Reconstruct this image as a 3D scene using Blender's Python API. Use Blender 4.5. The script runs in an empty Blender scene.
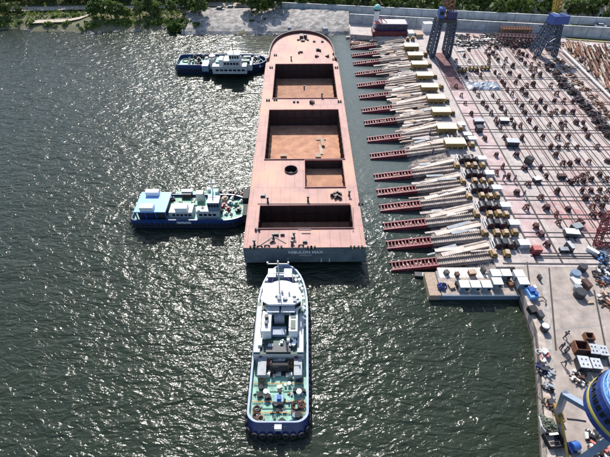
import bpy, bmesh, math, random
from mathutils import Vector, Matrix
R = math.radians
random.seed(7)
sc = bpy.context.scene
COL = sc.collection

# ------------------------------------------------------------------ camera, sky, sun
CAM_H, PITCH, F, CX, CY = 65.0, R(45.3), 423.0, 305.0, 228.5
cam = bpy.data.cameras.new('camera'); cam.sensor_width = 36; cam.lens = F/610*36
cam.clip_start = 0.5; cam.clip_end = 6000
co = bpy.data.objects.new('camera', cam); COL.objects.link(co)
co.location = (0, 0, CAM_H); co.rotation_euler = (R(90)-PITCH, 0, 0)
sc.camera = co
SUN_EL, SUN_AZ = R(45), R(-9)          # azimuth from +Y, positive to +X
w = bpy.data.worlds.new('World'); sc.world = w; w.use_nodes = True
sky = w.node_tree.nodes.new('ShaderNodeTexSky'); sky.sky_type = 'NISHITA'; sky.sun_disc = False
sky.sun_elevation = SUN_EL; sky.sun_rotation = SUN_AZ; sky.air_density = 1.0; sky.dust_density = 1.0
bg = w.node_tree.nodes['Background']; bg.inputs['Strength'].default_value = 0.145
w.node_tree.links.new(sky.outputs[0], bg.inputs[0])
sl = bpy.data.lights.new('sun', 'SUN'); sl.energy = 4.7; sl.angle = R(0.55); sl.color = (1, .955, .89)
so = bpy.data.objects.new('sun', sl); COL.objects.link(so)
sd = Vector((math.sin(SUN_AZ)*math.cos(SUN_EL), math.cos(SUN_AZ)*math.cos(SUN_EL), math.sin(SUN_EL)))
so.rotation_euler = sd.to_track_quat('Z', 'Y').to_euler(); so.location = (0, 100, 150)
sc.view_settings.view_transform = 'Standard'; sc.view_settings.look = 'None'
sc.view_settings.gamma = 1; sc.view_settings.use_curve_mapping = False
sc.view_settings.exposure = 0.48

# ------------------------------------------------------------------ helpers
def g(px, py, z=0.0):                      # survey helper: photo point -> world point at height z
    a = (px-CX)/F; b = -(py-CY)/F
    dy = math.cos(PITCH)+b*math.sin(PITCH); dz = -math.sin(PITCH)+b*math.cos(PITCH)
    t = (z-CAM_H)/dz
    return Vector((t*a, t*dy, z))

def rect(x0, y0, x1, y1, z):               # image rectangle at height z -> x0,x1,Y0,Y1 in the world
    ym = (y0+y1)/2
    a = g(x0, ym, z); b = g(x1, ym, z); c = g((x0+x1)/2, y1, z); d = g((x0+x1)/2, y0, z)
    return a.x, b.x, c.y, d.y

class MB:
    def __init__(s): s.v = []; s.f = []; s.m = []
    def add(s, vs, fs, m=0):
        o = len(s.v); s.v += [tuple(p) for p in vs]
        for f in fs: s.f.append(tuple(i+o for i in f)); s.m.append(m)
        return s
    def box(s, x, y, z, sx, sy, sz, rz=0, m=0, tx=1, ty=1):   # z = base ; tx,ty shrink the top
        c, n = math.cos(rz), math.sin(rz); vs = []
        for k, (kx, ky) in ((0, (1, 1)), (1, (tx, ty))):
            for (a, b) in ((-1, -1), (1, -1), (1, 1), (-1, 1)):
                px, py = a*sx/2*kx, b*sy/2*ky
                vs.append((x+px*c-py*n, y+px*n+py*c, z+k*sz))
        return s.add(vs, [(3, 2, 1, 0), (4, 5, 6, 7), (0, 1, 5, 4), (1, 2, 6, 5), (2, 3, 7, 6), (3, 0, 4, 7)], m)
    def beam(s, p, q, wd, h=None, m=0):
        p, q = Vector(p), Vector(q); h = h or wd
        d = (q-p).normalized(); up = Vector((0, 0, 1))
        if abs(d.z) > .97: up = Vector((0, 1, 0))
        r = d.cross(up).normalized()*wd/2; u = r.cross(d).normalized()*h/2
        vs = [p-r-u, p+r-u, p+r+u, p-r+u, q-r-u, q+r-u, q+r+u, q-r+u]
        return s.add(vs, [(0, 1, 2, 3), (7, 6, 5, 4), (0, 4, 5, 1), (1, 5, 6, 2), (2, 6, 7, 3), (3, 7, 4, 0)], m)
    def cyl(s, x, y, z, r, h, n=12, r2=None, m=0):
        r2 = r if r2 is None else r2; vs = []
        for rr, zz in ((r, z), (r2, z+h)):
            for i in range(n): a = 2*math.pi*i/n; vs.append((x+rr*math.cos(a), y+rr*math.sin(a), zz))
        fs = [tuple(range(n))[::-1], tuple(range(n, 2*n))]
        fs += [(i, (i+1) % n, n+(i+1) % n, n+i) for i in range(n)]
        return s.add(vs, fs, m)
    def lathe(s, x, y, prof, n=24, m=0, axis='z'):
        vs = []; k = len(prof)
        for r, z in prof:
            for i in range(n):
                a = 2*math.pi*i/n
                if axis == 'z': vs.append((x+r*math.cos(a), y+r*math.sin(a), z))
        fs = [(j*n+i, j*n+(i+1) % n, (j+1)*n+(i+1) % n, (j+1)*n+i) for j in range(k-1) for i in range(n)]
        return s.add(vs, fs, m)
    def tube(s, pts, r, n=6, m=0):
        pts = [Vector(p) for p in pts]; vs = []
        for i, p in enumerate(pts):
            d = (pts[min(i+1, len(pts)-1)]-pts[max(i-1, 0)]).normalized()
            up = Vector((0, 0, 1)) if abs(d.z) < .9 else Vector((1, 0, 0))
            a = d.cross(up).normalized(); b = d.cross(a)
            for k in range(n): t = 2*math.pi*k/n; vs.append(p+a*r*math.cos(t)+b*r*math.sin(t))
        fs = [(i*n+k, i*n+(k+1) % n, (i+1)*n+(k+1) % n, (i+1)*n+k) for i in range(len(pts)-1) for k in range(n)]
        fs += [tuple(range(n))[::-1], tuple(range((len(pts)-1)*n, len(pts)*n))]
        return s.add(vs, fs, m)
    def torus(s, c, ax, R_, r, n=12, k=6, m=0):
        c = Vector(c); ax = Vector(ax).normalized()
        a = ax.orthogonal().normalized(); b = ax.cross(a); vs = []
        for i in range(n):
            t = 2*math.pi*i/n; e = a*math.cos(t)+b*math.sin(t)
            for j in range(k): q = 2*math.pi*j/k; vs.append(c+e*(R_+r*math.cos(q))+ax*r*math.sin(q))
        fs = [(i*k+j, ((i+1) % n)*k+j, ((i+1) % n)*k+(j+1) % k, i*k+(j+1) % k) for i in range(n) for j in range(k)]
        return s.add(vs, fs, m)
    def prism(s, out, z0, z1, m=0):
        n = len(out)
        vs = [(x, y, z0) for x, y in out]+[(x, y, z1) for x, y in out]
        return s.add(vs, [tuple(range(n))[::-1], tuple(range(n, 2*n))]+[(i, (i+1) % n, n+(i+1) % n, n+i) for i in range(n)], m)
    def blob(s, x, y, z, rx, ry, rz, seed=0, n=8, k=5, m=0, rough=.25):
        rd = random.Random(seed); vs = [(x, y, z+rz)]
        for j in range(1, k):
            ph = math.pi/2*(1-j/(k-1)) if k > 1 else 0
            for i in range(n):
                a = 2*math.pi*i/n; q = 1+rd.uniform(-rough, rough)
                vs.append((x+rx*math.cos(ph)*math.cos(a)*q, y+ry*math.cos(ph)*math.sin(a)*q, z+rz*math.sin(ph)*(1+rd.uniform(-rough, rough))))
        fs = [(0, 1+i, 1+(i+1) % n) for i in range(n)]
        fs += [(1+j*n+i, 1+(j+1)*n+i, 1+(j+1)*n+(i+1) % n, 1+j*n+(i+1) % n) for j in range(k-2) for i in range(n)]
        return s.add(vs, fs, m)
    def mesh(s, name, mats, smooth=False):
        me = bpy.data.meshes.new(name); me.from_pydata(s.v, [], s.f)
        for m in (mats if isinstance(mats, (list, tuple)) else [mats]): me.materials.append(m)
        me.polygons.foreach_set('material_index', s.m)
        if smooth: me.polygons.foreach_set('use_smooth', [True]*len(s.f))
        bm = bmesh.new(); bm.from_mesh(me); bmesh.ops.recalc_face_normals(bm, faces=bm.faces); bm.to_mesh(me); bm.free()
        me.update(); return me
    def build(s, name, mats, parent=None, smooth=False):
        return obj(name, s.mesh(name, mats, smooth), parent)

def obj(name, me, parent=None):
    o = bpy.data.objects.new(name, me); COL.objects.link(o)
    if parent is not None: o.parent = parent
    return o
def tag(o, label, cat, group=None):
    o['label'] = label; o['category'] = cat; o['kind'] = 'thing'
    if group: o['group'] = group
    return o
def thing(name, label, cat, loc=(0, 0, 0), rz=0, group=None):
    o = obj(name, None); o.empty_display_size = .3
    o.location = loc; o.rotation_euler = (0, 0, rz)
    return tag(o, label, cat, group)
def struct(o, kind='structure'): o['kind'] = kind; return o
def dup(root, loc=None, rz=None, label=None, group=None, scale=None):
    r = root.copy(); COL.objects.link(r)
    if loc is not None: r.location = loc
    if rz is not None: r.rotation_euler = (0, 0, rz)
    if scale is not None: r.scale = scale if hasattr(scale, '__len__') else (scale,)*3
    if label: r['label'] = label
    if group: r['group'] = group
    for ch in list(root.children):
        c = ch.copy(); COL.objects.link(c); c.parent = r
        for g2 in list(ch.children):
            d = g2.copy(); COL.objects.link(d); d.parent = c
    return r

# ------------------------------------------------------------------ materials
def srgb(r, g_, b):
    f = lambda c: (c/255/12.92 if c/255 < .04045 else ((c/255+.055)/1.055)**2.4)
    return (f(r), f(g_), f(b))
def mat(name, col, rough=.6, metal=0, var=.25, scale=1.5, col2=None, bump=0, bscale=20, spec=.5):
    m = bpy.data.materials.new(name); m.use_nodes = True
    nt = m.node_tree; N = nt.nodes; L = nt.links; b = N['Principled BSDF']
    b.inputs['Roughness'].default_value = rough; b.inputs['Metallic'].default_value = metal
    b.inputs['Specular IOR Level'].default_value = spec
    geo = N.new('ShaderNodeNewGeometry')
    nz = N.new('ShaderNodeTexNoise'); nz.inputs['Scale'].default_value = scale; nz.inputs['Detail'].default_value = 6
    nz.inputs['Roughness'].default_value = .65
    L.new(geo.outputs['Position'], nz.inputs['Vector'])
    rp = N.new('ShaderNodeValToRGB'); c2 = col2 or tuple(c*(1-var*1.3) for c in col)
    rp.color_ramp.elements[0].position = .3; rp.color_ramp.elements[1].position = .68
    rp.color_ramp.elements[0].color = (*c2, 1); rp.color_ramp.elements[1].color = (*[min(1, c*(1+var*.5)) for c in col], 1)
    L.new(nz.outputs['Fac'], rp.inputs[0])
    oi = N.new('ShaderNodeObjectInfo'); mr = N.new('ShaderNodeMapRange'); mr.inputs[3].default_value = 1-var*.55; mr.inputs[4].default_value = 1+var*.45
    L.new(oi.outputs['Random'], mr.inputs[0]); hv = N.new('ShaderNodeHueSaturation'); L.new(mr.outputs[0], hv.inputs['Value'])
    L.new(rp.outputs[0], hv.inputs['Color']); L.new(hv.outputs[0], b.inputs['Base Color'])
    if bump:
        n2 = N.new('ShaderNodeTexNoise'); n2.inputs['Scale'].default_value = bscale; n2.inputs['Detail'].default_value = 4
        L.new(geo.outputs['Position'], n2.inputs['Vector'])
        bp = N.new('ShaderNodeBump'); bp.inputs['Strength'].default_value = bump; bp.inputs['Distance'].default_value = .1
        L.new(n2.outputs['Fac'], bp.inputs['Height']); L.new(bp.outputs[0], b.inputs['Normal'])
    return m
M = {}
M['maroon'] = mat('maroon_steel', (.20, .032, .042), .55, var=.5, scale=1.2)
M['dmaroon'] = mat('dark_maroon_steel', (.07, .022, .028), .5, var=.5, scale=2)
M['brown'] = mat('rusty_brown', (.10, .045, .035), .7, var=.5, scale=3)
M['rust'] = mat('rust', (.22, .09, .045), .8, var=.5, scale=2)
M['black'] = mat('black_rubber', (.012, .012, .014), .7, var=.3)
M['dark'] = mat('dark_steel', (.035, .037, .045), .5, var=.4, scale=3)
M['white'] = mat('white_paint', (.78, .79, .78), .4, var=.12, scale=2)
M['offwhite'] = mat('offwhite_paint', (.62, .61, .57), .5, var=.2, scale=2)
M['grey'] = mat('grey_paint', (.27, .29, .31), .5, var=.25, scale=1.5)
M['lgrey'] = mat('light_grey_paint', (.45, .47, .5), .5, var=.2, scale=1.5)
M['bluegrey'] = mat('bluegrey_paint', (.17, .23, .32), .45, var=.2)
M['navy'] = mat('navy_hull', (.018, .028, .115), .35, var=.3)
M['dblue'] = mat('dark_blue_hull', (.018, .045, .15), .35, var=.3)
M['blue'] = mat('blue_paint', (.03, .10, .34), .4, var=.2)
M['lblue'] = mat('sky_blue_paint', (.16, .35, .68), .45, var=.12)
M['rimblue'] = mat('lavender_blue_rim', (.30, .36, .50), .5, var=.15)
M['deckgreen'] = mat('pale_green_deck', (.24, .46, .37), .6, var=.4, scale=1.1)
M['midgreen'] = mat('green_deck', (.16, .38, .26), .55, var=.3, scale=1.2)
M['dgreen'] = mat('dark_green_deck', (.02, .075, .055), .5, var=.3)
M['glass'] = mat('dark_glass', (.008, .012, .018), .08, var=.1)
M['yellow'] = mat('yellow_paint', (.42, .28, .05), .5, var=.3)
M['olive'] = mat('weathered_yellow_steel', (.27, .165, .05), .65, var=.5, scale=2.5)
M['beige'] = mat('beige_sheet', (.80, .68, .44), .6, var=.14, scale=.8)
M['tan'] = mat('tan_timber', (.42, .31, .23), .8, var=.3, scale=3)
M['pinkred'] = mat('faded_red_paint', (.48, .15, .13), .6, var=.3)
M['orange'] = mat('orange_rope', (.55, .27, .05), .7)
M['red'] = mat('red_paint', (.4, .03, .03), .5)
M['slipconc'] = mat('pale_slip_concrete', (.45, .375, .325), .85, var=.4, scale=1.1, bump=.4, bscale=8)
M['wallconc'] = mat('pale_wall_concrete', (.47, .49, .51), .9, var=.35, scale=.35)
M['skin'] = mat('skin', (.42, .24, .17), .6, var=.1)
M['cloth'] = mat('dark_clothes', (.03, .035, .06), .8, var=.3)
M['cloth2'] = mat('grey_clothes', (.13, .13, .14), .8, var=.3)
M['bark'] = mat('bark', (.09, .065, .045), .9, var=.3, scale=6)

def leaf_mat(name, a, b):
    m = bpy.data.materials.new(name); m.use_nodes = True
    nt = m.node_tree; N = nt.nodes; L = nt.links; p = N['Principled BSDF']; p.inputs['Roughness'].default_value = .55
    geo = N.new('ShaderNodeNewGeometry'); nz = N.new('ShaderNodeTexNoise'); nz.inputs['Scale'].default_value = .45
    nz.inputs['Detail'].default_value = 4
    L.new(geo.outputs['Position'], nz.inputs['Vector'])
    ad = N.new('ShaderNodeMath'); ad.operation = 'MULTIPLY_ADD'; ad.inputs[1].default_value = .5; ad.inputs[2].default_value = 0
    L.new(geo.outputs['Random Per Island'], ad.inputs[0])
    a2 = N.new('ShaderNodeMath'); a2.operation = 'MULTIPLY_ADD'; a2.inputs[1].default_value = .7
    L.new(nz.outputs['Fac'], a2.inputs[0]); L.new(ad.outputs[0], a2.inputs[2])
    rp = N.new('ShaderNodeValToRGB'); rp.color_ramp.elements[0].position = .3; rp.color_ramp.elements[1].position = .8
    rp.color_ramp.elements[0].color = (*a, 1); rp.color_ramp.elements[1].color = (*b, 1)
    L.new(a2.outputs[0], rp.inputs[0]); L.new(rp.outputs[0], p.inputs['Base Color'])
    tr = N.new('ShaderNodeBsdfTranslucent'); L.new(rp.outputs[0], tr.inputs[0])
    mx = N.new('ShaderNodeMixShader'); mx.inputs[0].default_value = .35
    L.new(p.outputs[0], mx.inputs[1]); L.new(tr.outputs[0], mx.inputs[2]); L.new(mx.outputs[0], N['Material Output'].inputs[0])
    return m
M['leafd'] = leaf_mat('dark_leaves', (.042, .074, .013), (.115, .18, .034))
M['leafm'] = leaf_mat('mid_leaves', (.08, .125, .018), (.19, .26, .045))
M['leafl'] = leaf_mat('light_leaves', (.06, .105, .025), (.16, .22, .055))

def water_mat():
    m = bpy.data.materials.new('river_water'); m.use_nodes = True
    nt = m.node_tree; N = nt.nodes; L = nt.links; p = N['Principled BSDF']
    p.inputs['Base Color'].default_value = (.016, .030, .020, 1); p.inputs['IOR'].default_value = 1.33
    p.inputs['Roughness'].default_value = .21
    geo = N.new('ShaderNodeNewGeometry')
    def mapped(rot, sx, sy):
        mp = N.new('ShaderNodeMapping'); mp.inputs['Rotation'].default_value = (0, 0, R(rot)); mp.inputs['Scale'].default_value = (sx, sy, 1)
        L.new(geo.outputs['Position'], mp.inputs['Vector']); return mp.outputs[0]
    def noise(vec, sc_, det, dist=0, rough=.55):
        n = N.new('ShaderNodeTexNoise'); n.inputs['Scale'].default_value = sc_; n.inputs['Detail'].default_value = det
        n.inputs['Distortion'].default_value = dist; n.inputs['Roughness'].default_value = rough
        L.new(vec, n.inputs['Vector']); return n.outputs['Fac']
    def math_(op, a, b):
        n = N.new('ShaderNodeMath'); n.operation = op
        for i, q in enumerate((a, b)):
            if isinstance(q, (int, float)): n.inputs[i].default_value = q
            else: L.new(q, n.inputs[i])
        return n.outputs[0]
    n1 = noise(mapped(35, .5, 1.0), .36, 2, 1.3)        # wind waves of about a metre and a half
    n2 = noise(mapped(12, .5, 1.0), .95, 2, 1.1)
    n3 = noise(mapped(50, .8, 1.0), .16, 2, .4)
    n4 = noise(mapped(60, .6, 1.0), 2.6, 2, .6)
    h = math_('ADD', math_('MULTIPLY', n1, 1.5), math_('ADD', math_('MULTIPLY', n2, .85), math_('MULTIPLY', n4, .20)))
    h = math_('ADD', h, math_('MULTIPLY', n3, 1.2))
    # sheltered water between the hull and the slipways, and close under the far bank, is calmer
    sep = N.new('ShaderNodeSeparateXYZ'); L.new(geo.outputs['Position'], sep.inputs[0])
    def ss(v, a, b):
        n = N.new('ShaderNodeMapRange'); n.interpolation_type = 'SMOOTHSTEP'
        n.inputs[1].default_value = a; n.inputs[2].default_value = b; L.new(v, n.inputs[0]); return n.outputs[0]
    lee = math_('MULTIPLY', ss(sep.outputs[0], 9, 13), ss(sep.outputs[1], 62, 84))
    gust = noise(mapped(0, .6, 1), .035, 3, .5)
    lee2 = math_('MULTIPLY', math_('MULTIPLY', ss(sep.outputs[1], 146, 160), ss(sep.outputs[0], -34, -22)), .75)
    calm = math_('MAXIMUM', math_('MULTIPLY', lee, .8), lee2)
    west = math_('MULTIPLY', math_('SUBTRACT', 1.0, ss(sep.outputs[0], -85, -25)), .12)
    calm = math_('MAXIMUM', calm, west)
    vd = N.new('ShaderNodeVectorMath'); vd.operation = 'DISTANCE'; L.new(geo.outputs['Position'], vd.inputs[0]); vd.inputs[1].default_value = (2, 15, 0)
    wash = math_('MULTIPLY', ss(vd.outputs['Value'], 12, 5), ss(noise(mapped(0, 1, 1), .22, 3, 1.5), .42, .62))
    calm = math_('MAXIMUM', calm, math_('MULTIPLY', wash, .85))
    st = math_('MULTIPLY', math_('SUBTRACT', 1.0, calm), math_('ADD', .62, math_('MULTIPLY', gust, .5)))
    silt = math_('MULTIPLY', math_('MULTIPLY', ss(sep.outputs[0], 9, 14), ss(sep.outputs[1], 48, 85)), math_('ADD', .65, math_('MULTIPLY', gust, .5)))
    sm = N.new('ShaderNodeMix'); sm.data_type = 'RGBA'; L.new(silt, sm.inputs[0]); sm.inputs[6].default_value = (.020, .028, .018, 1); sm.inputs[7].default_value = (.070, .092, .088, 1)
    L.new(sm.outputs[2], p.inputs['Base Color'])
    bp = N.new('ShaderNodeBump'); bp.inputs['Distance'].default_value = .40
    L.new(st, bp.inputs['Strength']); L.new(h, bp.inputs['Height']); L.new(bp.outputs[0], p.inputs['Normal'])
    return m
M['water'] = water_mat()

def yard_mat():
    m = bpy.data.materials.new('yard_concrete'); m.use_nodes = True
    nt = m.node_tree; N = nt.nodes; L = nt.links; p = N['Principled BSDF']; p.inputs['Roughness'].default_value = .85
    geo = N.new('ShaderNodeNewGeometry'); P_ = geo.outputs['Position']
    def noise(s_, d, r=.6):
        n = N.new('ShaderNodeTexNoise'); n.inputs['Scale'].default_value = s_; n.inputs['Detail'].default_value = d
        n.inputs['Roughness'].default_value = r; L.new(P_, n.inputs['Vector']); return n.outputs['Fac']
    def ramp(v, a, b, ca, cb):
        r = N.new('ShaderNodeValToRGB'); r.color_ramp.elements[0].position = a; r.color_ramp.elements[1].position = b
        r.color_ramp.elements[0].color = (*ca, 1); r.color_ramp.elements[1].color = (*cb, 1); L.new(v, r.inputs[0]); return r.outputs[0]
    def mix(f, a, b):
        x = N.new('ShaderNodeMix'); x.data_type = 'RGBA'
        if isinstance(f, (int, float)): x.inputs[0].default_value = f
        else: L.new(f, x.inputs[0])
        for i, q in ((6, a), (7, b)):
            if isinstance(q, tuple): x.inputs[i].default_value = (*q, 1)
            else: L.new(q, x.inputs[i])
        return x.outputs[2]
    base = ramp(noise(.5, 7, .7), .3, .7, (.36, .308, .285), (.53, .462, .43))
    # pink primer overspray drifting over the slabs
    sepp = N.new('ShaderNodeSeparateXYZ'); L.new(P_, sepp.inputs[0])
    xm = N.new('ShaderNodeMapRange'); xm.inputs[1].default_value = 50; xm.inputs[2].default_value = 54; L.new(sepp.outputs[0], xm.inputs[0])
    ym = N.new('ShaderNodeMapRange'); ym.inputs[1].default_value = 54; ym.inputs[2].default_value = 56; L.new(sepp.outputs[1], ym.inputs[0])
    mm = N.new('ShaderNodeMath'); mm.operation = 'MULTIPLY'; L.new(xm.outputs[0], mm.inputs[0]); L.new(ym.outputs[0], mm.inputs[1])
    pk = ramp(noise(.085, 3, .5), .46, .66, (0, 0, 0), (.7, .7, .7))
    m2 = N.new('ShaderNodeMath'); m2.operation = 'MULTIPLY'; L.new(mm.outputs[0], m2.inputs[0]); L.new(pk, m2.inputs[1])
    base = mix(m2.outputs[0], base, (.43, .295, .272))
    # stronger red paint spilled near the small crane
    vd = N.new('ShaderNodeVectorMath'); vd.operation = 'DISTANCE'; L.new(P_, vd.inputs[0]); vd.inputs[1].default_value = (57, 66, 2.5)
    rm = N.new('ShaderNodeMapRange'); rm.inputs[1].default_value = 9; rm.inputs[2].default_value = 2; L.new(vd.outputs['Value'], rm.inputs[0])
    rn = N.new('ShaderNodeMath'); rn.operation = 'MULTIPLY'; L.new(rm.outputs[0], rn.inputs[0]); L.new(ramp(noise(.45, 5), .42, .62, (0, 0, 0), (.75, .75, .75)), rn.inputs[1])
    base = mix(rn.outputs[0], base, (.40, .10, .11))
    # dark oil stains mottling the slabs
    base = mix(ramp(noise(.9, 7, .8), .50, .72, (0, 0, 0), (.7, .7, .7)), base, (.20, .17, .165))
    br = N.new('ShaderNodeTexBrick'); br.inputs['Scale'].default_value = 1; br.offset = 0; br.inputs['Mortar Size'].default_value = .05
    br.inputs['Brick Width'].default_value = 3; br.inputs['Row Height'].default_value = 3.6
    br.inputs['Color1'].default_value = (1, 1, 1, 1); br.inputs['Color2'].default_value = (.86, .86, .87, 1); br.inputs['Mortar'].default_value = (.5, .5, .5, 1)
    L.new(P_, br.inputs['Vector'])
    x = N.new('ShaderNodeMix'); x.data_type = 'RGBA'; x.blend_type = 'MULTIPLY'; x.inputs[0].default_value = .8
    L.new(base, x.inputs[6]); L.new(br.outputs['Color'], x.inputs[7]); L.new(x.outputs[2], p.inputs['Base Color'])
    return m
M['yard'] = yard_mat()
M['quay'] = mat('quay_concrete', (.37, .31, .272), .85, var=.3, scale=.45, bump=.2, bscale=5)
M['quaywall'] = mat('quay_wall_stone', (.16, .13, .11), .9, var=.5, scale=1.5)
M['trackbed'] = mat('red_stained_track_bed', (.38, .245, .235), .85, var=.3, scale=.7)
M['rail'] = mat('rail_steel', (.06, .05, .048), .5, var=.3, scale=4)
M['earth'] = mat('bank_earth', (.10, .10, .05), .95, col2=(.105, .09, .06), var=.4, scale=.5, bump=.6, bscale=2)
M['sand'] = mat('sandy_path', (.46, .39, .31), .95, var=.25, scale=.6)
M['revet'] = mat('stone_revetment', (.31, .285, .265), .95, var=.55, scale=.5, bump=1, bscale=2.5)
M['road'] = mat('pale_road', (.36, .36, .36), .9, var=.2, scale=.6)
M['grass'] = mat('rough_grass', (.06, .10, .025), .9, var=.5, scale=.7, bump=.6, bscale=4)

def deck_mat():
    m = mat('pink_primed_deck', (.48, .275, .238), .7, var=.2, scale=.35, col2=(.38, .22, .19))
    nt = m.node_tree; N = nt.nodes; L = nt.links; p = N['Principled BSDF']
    src = p.inputs['Base Color'].links[0].from_socket
    tc = N.new('ShaderNodeTexCoord'); br = N.new('ShaderNodeTexBrick'); br.inputs['Scale'].default_value = 1; br.offset = .5
    br.inputs['Brick Width'].default_value = 2.0; br.inputs['Row Height'].default_value = 6; br.inputs['Mortar Size'].default_value = .06
    br.inputs['Color1'].default_value = (1, 1, 1, 1); br.inputs['Color2'].default_value = (.93, .91, .90, 1); br.inputs['Mortar'].default_value = (.66, .61, .60, 1)
    L.new(tc.outputs['Object'], br.inputs['Vector'])
    x = N.new('ShaderNodeMix'); x.data_type = 'RGBA'; x.blend_type = 'MULTIPLY'; x.inputs[0].default_value = 1
    L.new(src, x.inputs[6]); L.new(br.outputs['Color'], x.inputs[7])
    # orange weathering blooming in patches, most of it towards the bow
    nz = N.new('ShaderNodeTexNoise'); nz.inputs['Scale'].default_value = .12; nz.inputs['Detail'].default_value = 4; L.new(tc.outputs['Object'], nz.inputs['Vector'])
    r = N.new('ShaderNodeValToRGB'); r.color_ramp.elements[0].position = .48; r.color_ramp.elements[1].position = .72
    r.color_ramp.elements[0].color = (0, 0, 0, 1); r.color_ramp.elements[1].color = (.75, .75, .75, 1); L.new(nz.outputs['Fac'], r.inputs[0])
    y = N.new('ShaderNodeMix'); y.data_type = 'RGBA'; L.new(r.outputs[0], y.inputs[0]); L.new(x.outputs[2], y.inputs[6]); y.inputs[7].default_value = (.53, .31, .20, 1)
    n3 = N.new('ShaderNodeTexNoise'); n3.inputs['Scale'].default_value = 1.3; n3.inputs['Detail'].default_value = 8; n3.inputs['Roughness'].default_value = .75
    L.new(tc.outputs['Object'], n3.inputs['Vector'])
    r3 = N.new('ShaderNodeValToRGB'); r3.color_ramp.elements[0].position = .56; r3.color_ramp.elements[1].position = .78
    r3.color_ramp.elements[0].color = (0, 0, 0, 1); r3.color_ramp.elements[1].color = (.5, .5, .5, 1); L.new(n3.outputs['Fac'], r3.inputs[0])
    z = N.new('ShaderNodeMix'); z.data_type = 'RGBA'; L.new(r3.outputs[0], z.inputs[0]); L.new(y.outputs[2], z.inputs[6]); z.inputs[7].default_value = (.27, .12, .10, 1)
    L.new(z.outputs[2], p.inputs['Base Color'])
    return m
M['deck'] = deck_mat()
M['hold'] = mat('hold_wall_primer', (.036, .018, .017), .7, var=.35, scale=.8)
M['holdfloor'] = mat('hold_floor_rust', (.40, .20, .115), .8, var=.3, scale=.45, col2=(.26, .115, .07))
M['hullgrey'] = mat('hull_slate_grey', (.125, .155, .175), .5, var=.35, scale=.6)
M['hullred'] = mat('hull_bottom_red', (.16, .03, .03), .6, var=.3)

# ------------------------------------------------------------------ the setting: water, banks, yard, quay
ZY = 2.5
def sheet(name, pts, m, tri=False):
    b = MB(); b.add(pts, [tuple(range(len(pts)))]); return struct(b.build(name, m))
sheet('water', [(-900, -200, 0), (900, -200, 0), (900, 200, 0), (-900, 200, 0)], M['water'])
random.seed(3)
def strip_mesh(name, rows, m, jit=0, n=90):
    """rows: list of functions x -> (y,z); lofts a ragged bank between them"""
    b = MB(); xs = [-420+(35+420)*i/n for i in range(n+1)]; vs = []
    for k, fn in enumerate(rows):
        for x in xs:
            y, z = fn(x); vs.append((x, y+random.uniform(-jit, jit), z+(random.uniform(-jit, jit)*.3 if 0 < k < len(rows)-1 else 0)))
    N_ = n+1
    b.add(vs, [(k*N_+i, k*N_+i+1, (k+1)*N_+i+1, (k+1)*N_+i) for k in range(len(rows)-1) for i in range(n)])
    return struct(b.build(name, m))
shore = lambda x: 176+1.6*math.sin(x*.09)+.9*math.sin(x*.31)-(2 if x > -45 else 0)
strip_mesh('river_bank', [lambda x: (shore(x)-3, -1.2), lambda x: (shore(x), .25), lambda x: (shore(x)+3, 1.4),
                          lambda x: (shore(x)+9, 2.2), lambda x: (shore(x)+20, 3.0), lambda x: (shore(x)+60, 4.5), lambda x: (760, 8), lambda x: (1500, 10)], M['earth'], .5)
sheet('ground', [(30, 184, 2.0), (900, 60, 2.0), (1500, 1500, 9), (30, 1500, 9)], M['grass'])
# sloping stone revetment behind the ship's bow
b = MB(); nx, ny = 60, 12; vs = []
for j in range(ny+1):
    for i in range(nx+1):
        x = -49+(18+49)*i/nx; t = j/ny; y = 171.8+t*(19-(x+49)*.05); z = -.4+t**.5*4.5
        vs.append((x, y, z+random.uniform(-.1, .1)))
b.add(vs, [(j*(nx+1)+i, j*(nx+1)+i+1, (j+1)*(nx+1)+i+1, (j+1)*(nx+1)+i) for j in range(ny) for i in range(nx)])
struct(b.build('revetment_slope', M['revet']))
def ground_poly(name, pix, z, m): return sheet(name, [tuple(g(x, y, z)) for x, y in pix], m)
b = MB()                                            # winding sandy path along the left bank, laid just above the bank
pp = [(-135, 190.5), (-108, 191.5), (-92, 193), (-78, 192), (-66, 193.5), (-50, 196), (-40, 197), (-28, 196), (-14, 195.5)]
vs = []
for x, y in pp: vs += [(x, y-2.0, 3.25), (x, y+2.6, 3.4)]
b.add(vs, [(2*i, 2*i+2, 2*i+3, 2*i+1) for i in range(len(pp)-1)]); struct(b.build('sandy_path', M['sand']))
b = MB(); vs = []
pp = [(-112, 179.6), (-104, 180.4), (-97, 181), (-92, 183.5), (-88, 188)]
for x, y in pp: vs += [(x, y-1.3, 2.0+(y-179)*.1), (x+.8, y+1.3, 2.25+(y-179)*.1)]
b.add(vs, [(2*i, 2*i+2, 2*i+3, 2*i+1) for i in range(len(pp)-1)]); struct(b.build('sandy_path', M['sand']))

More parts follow.
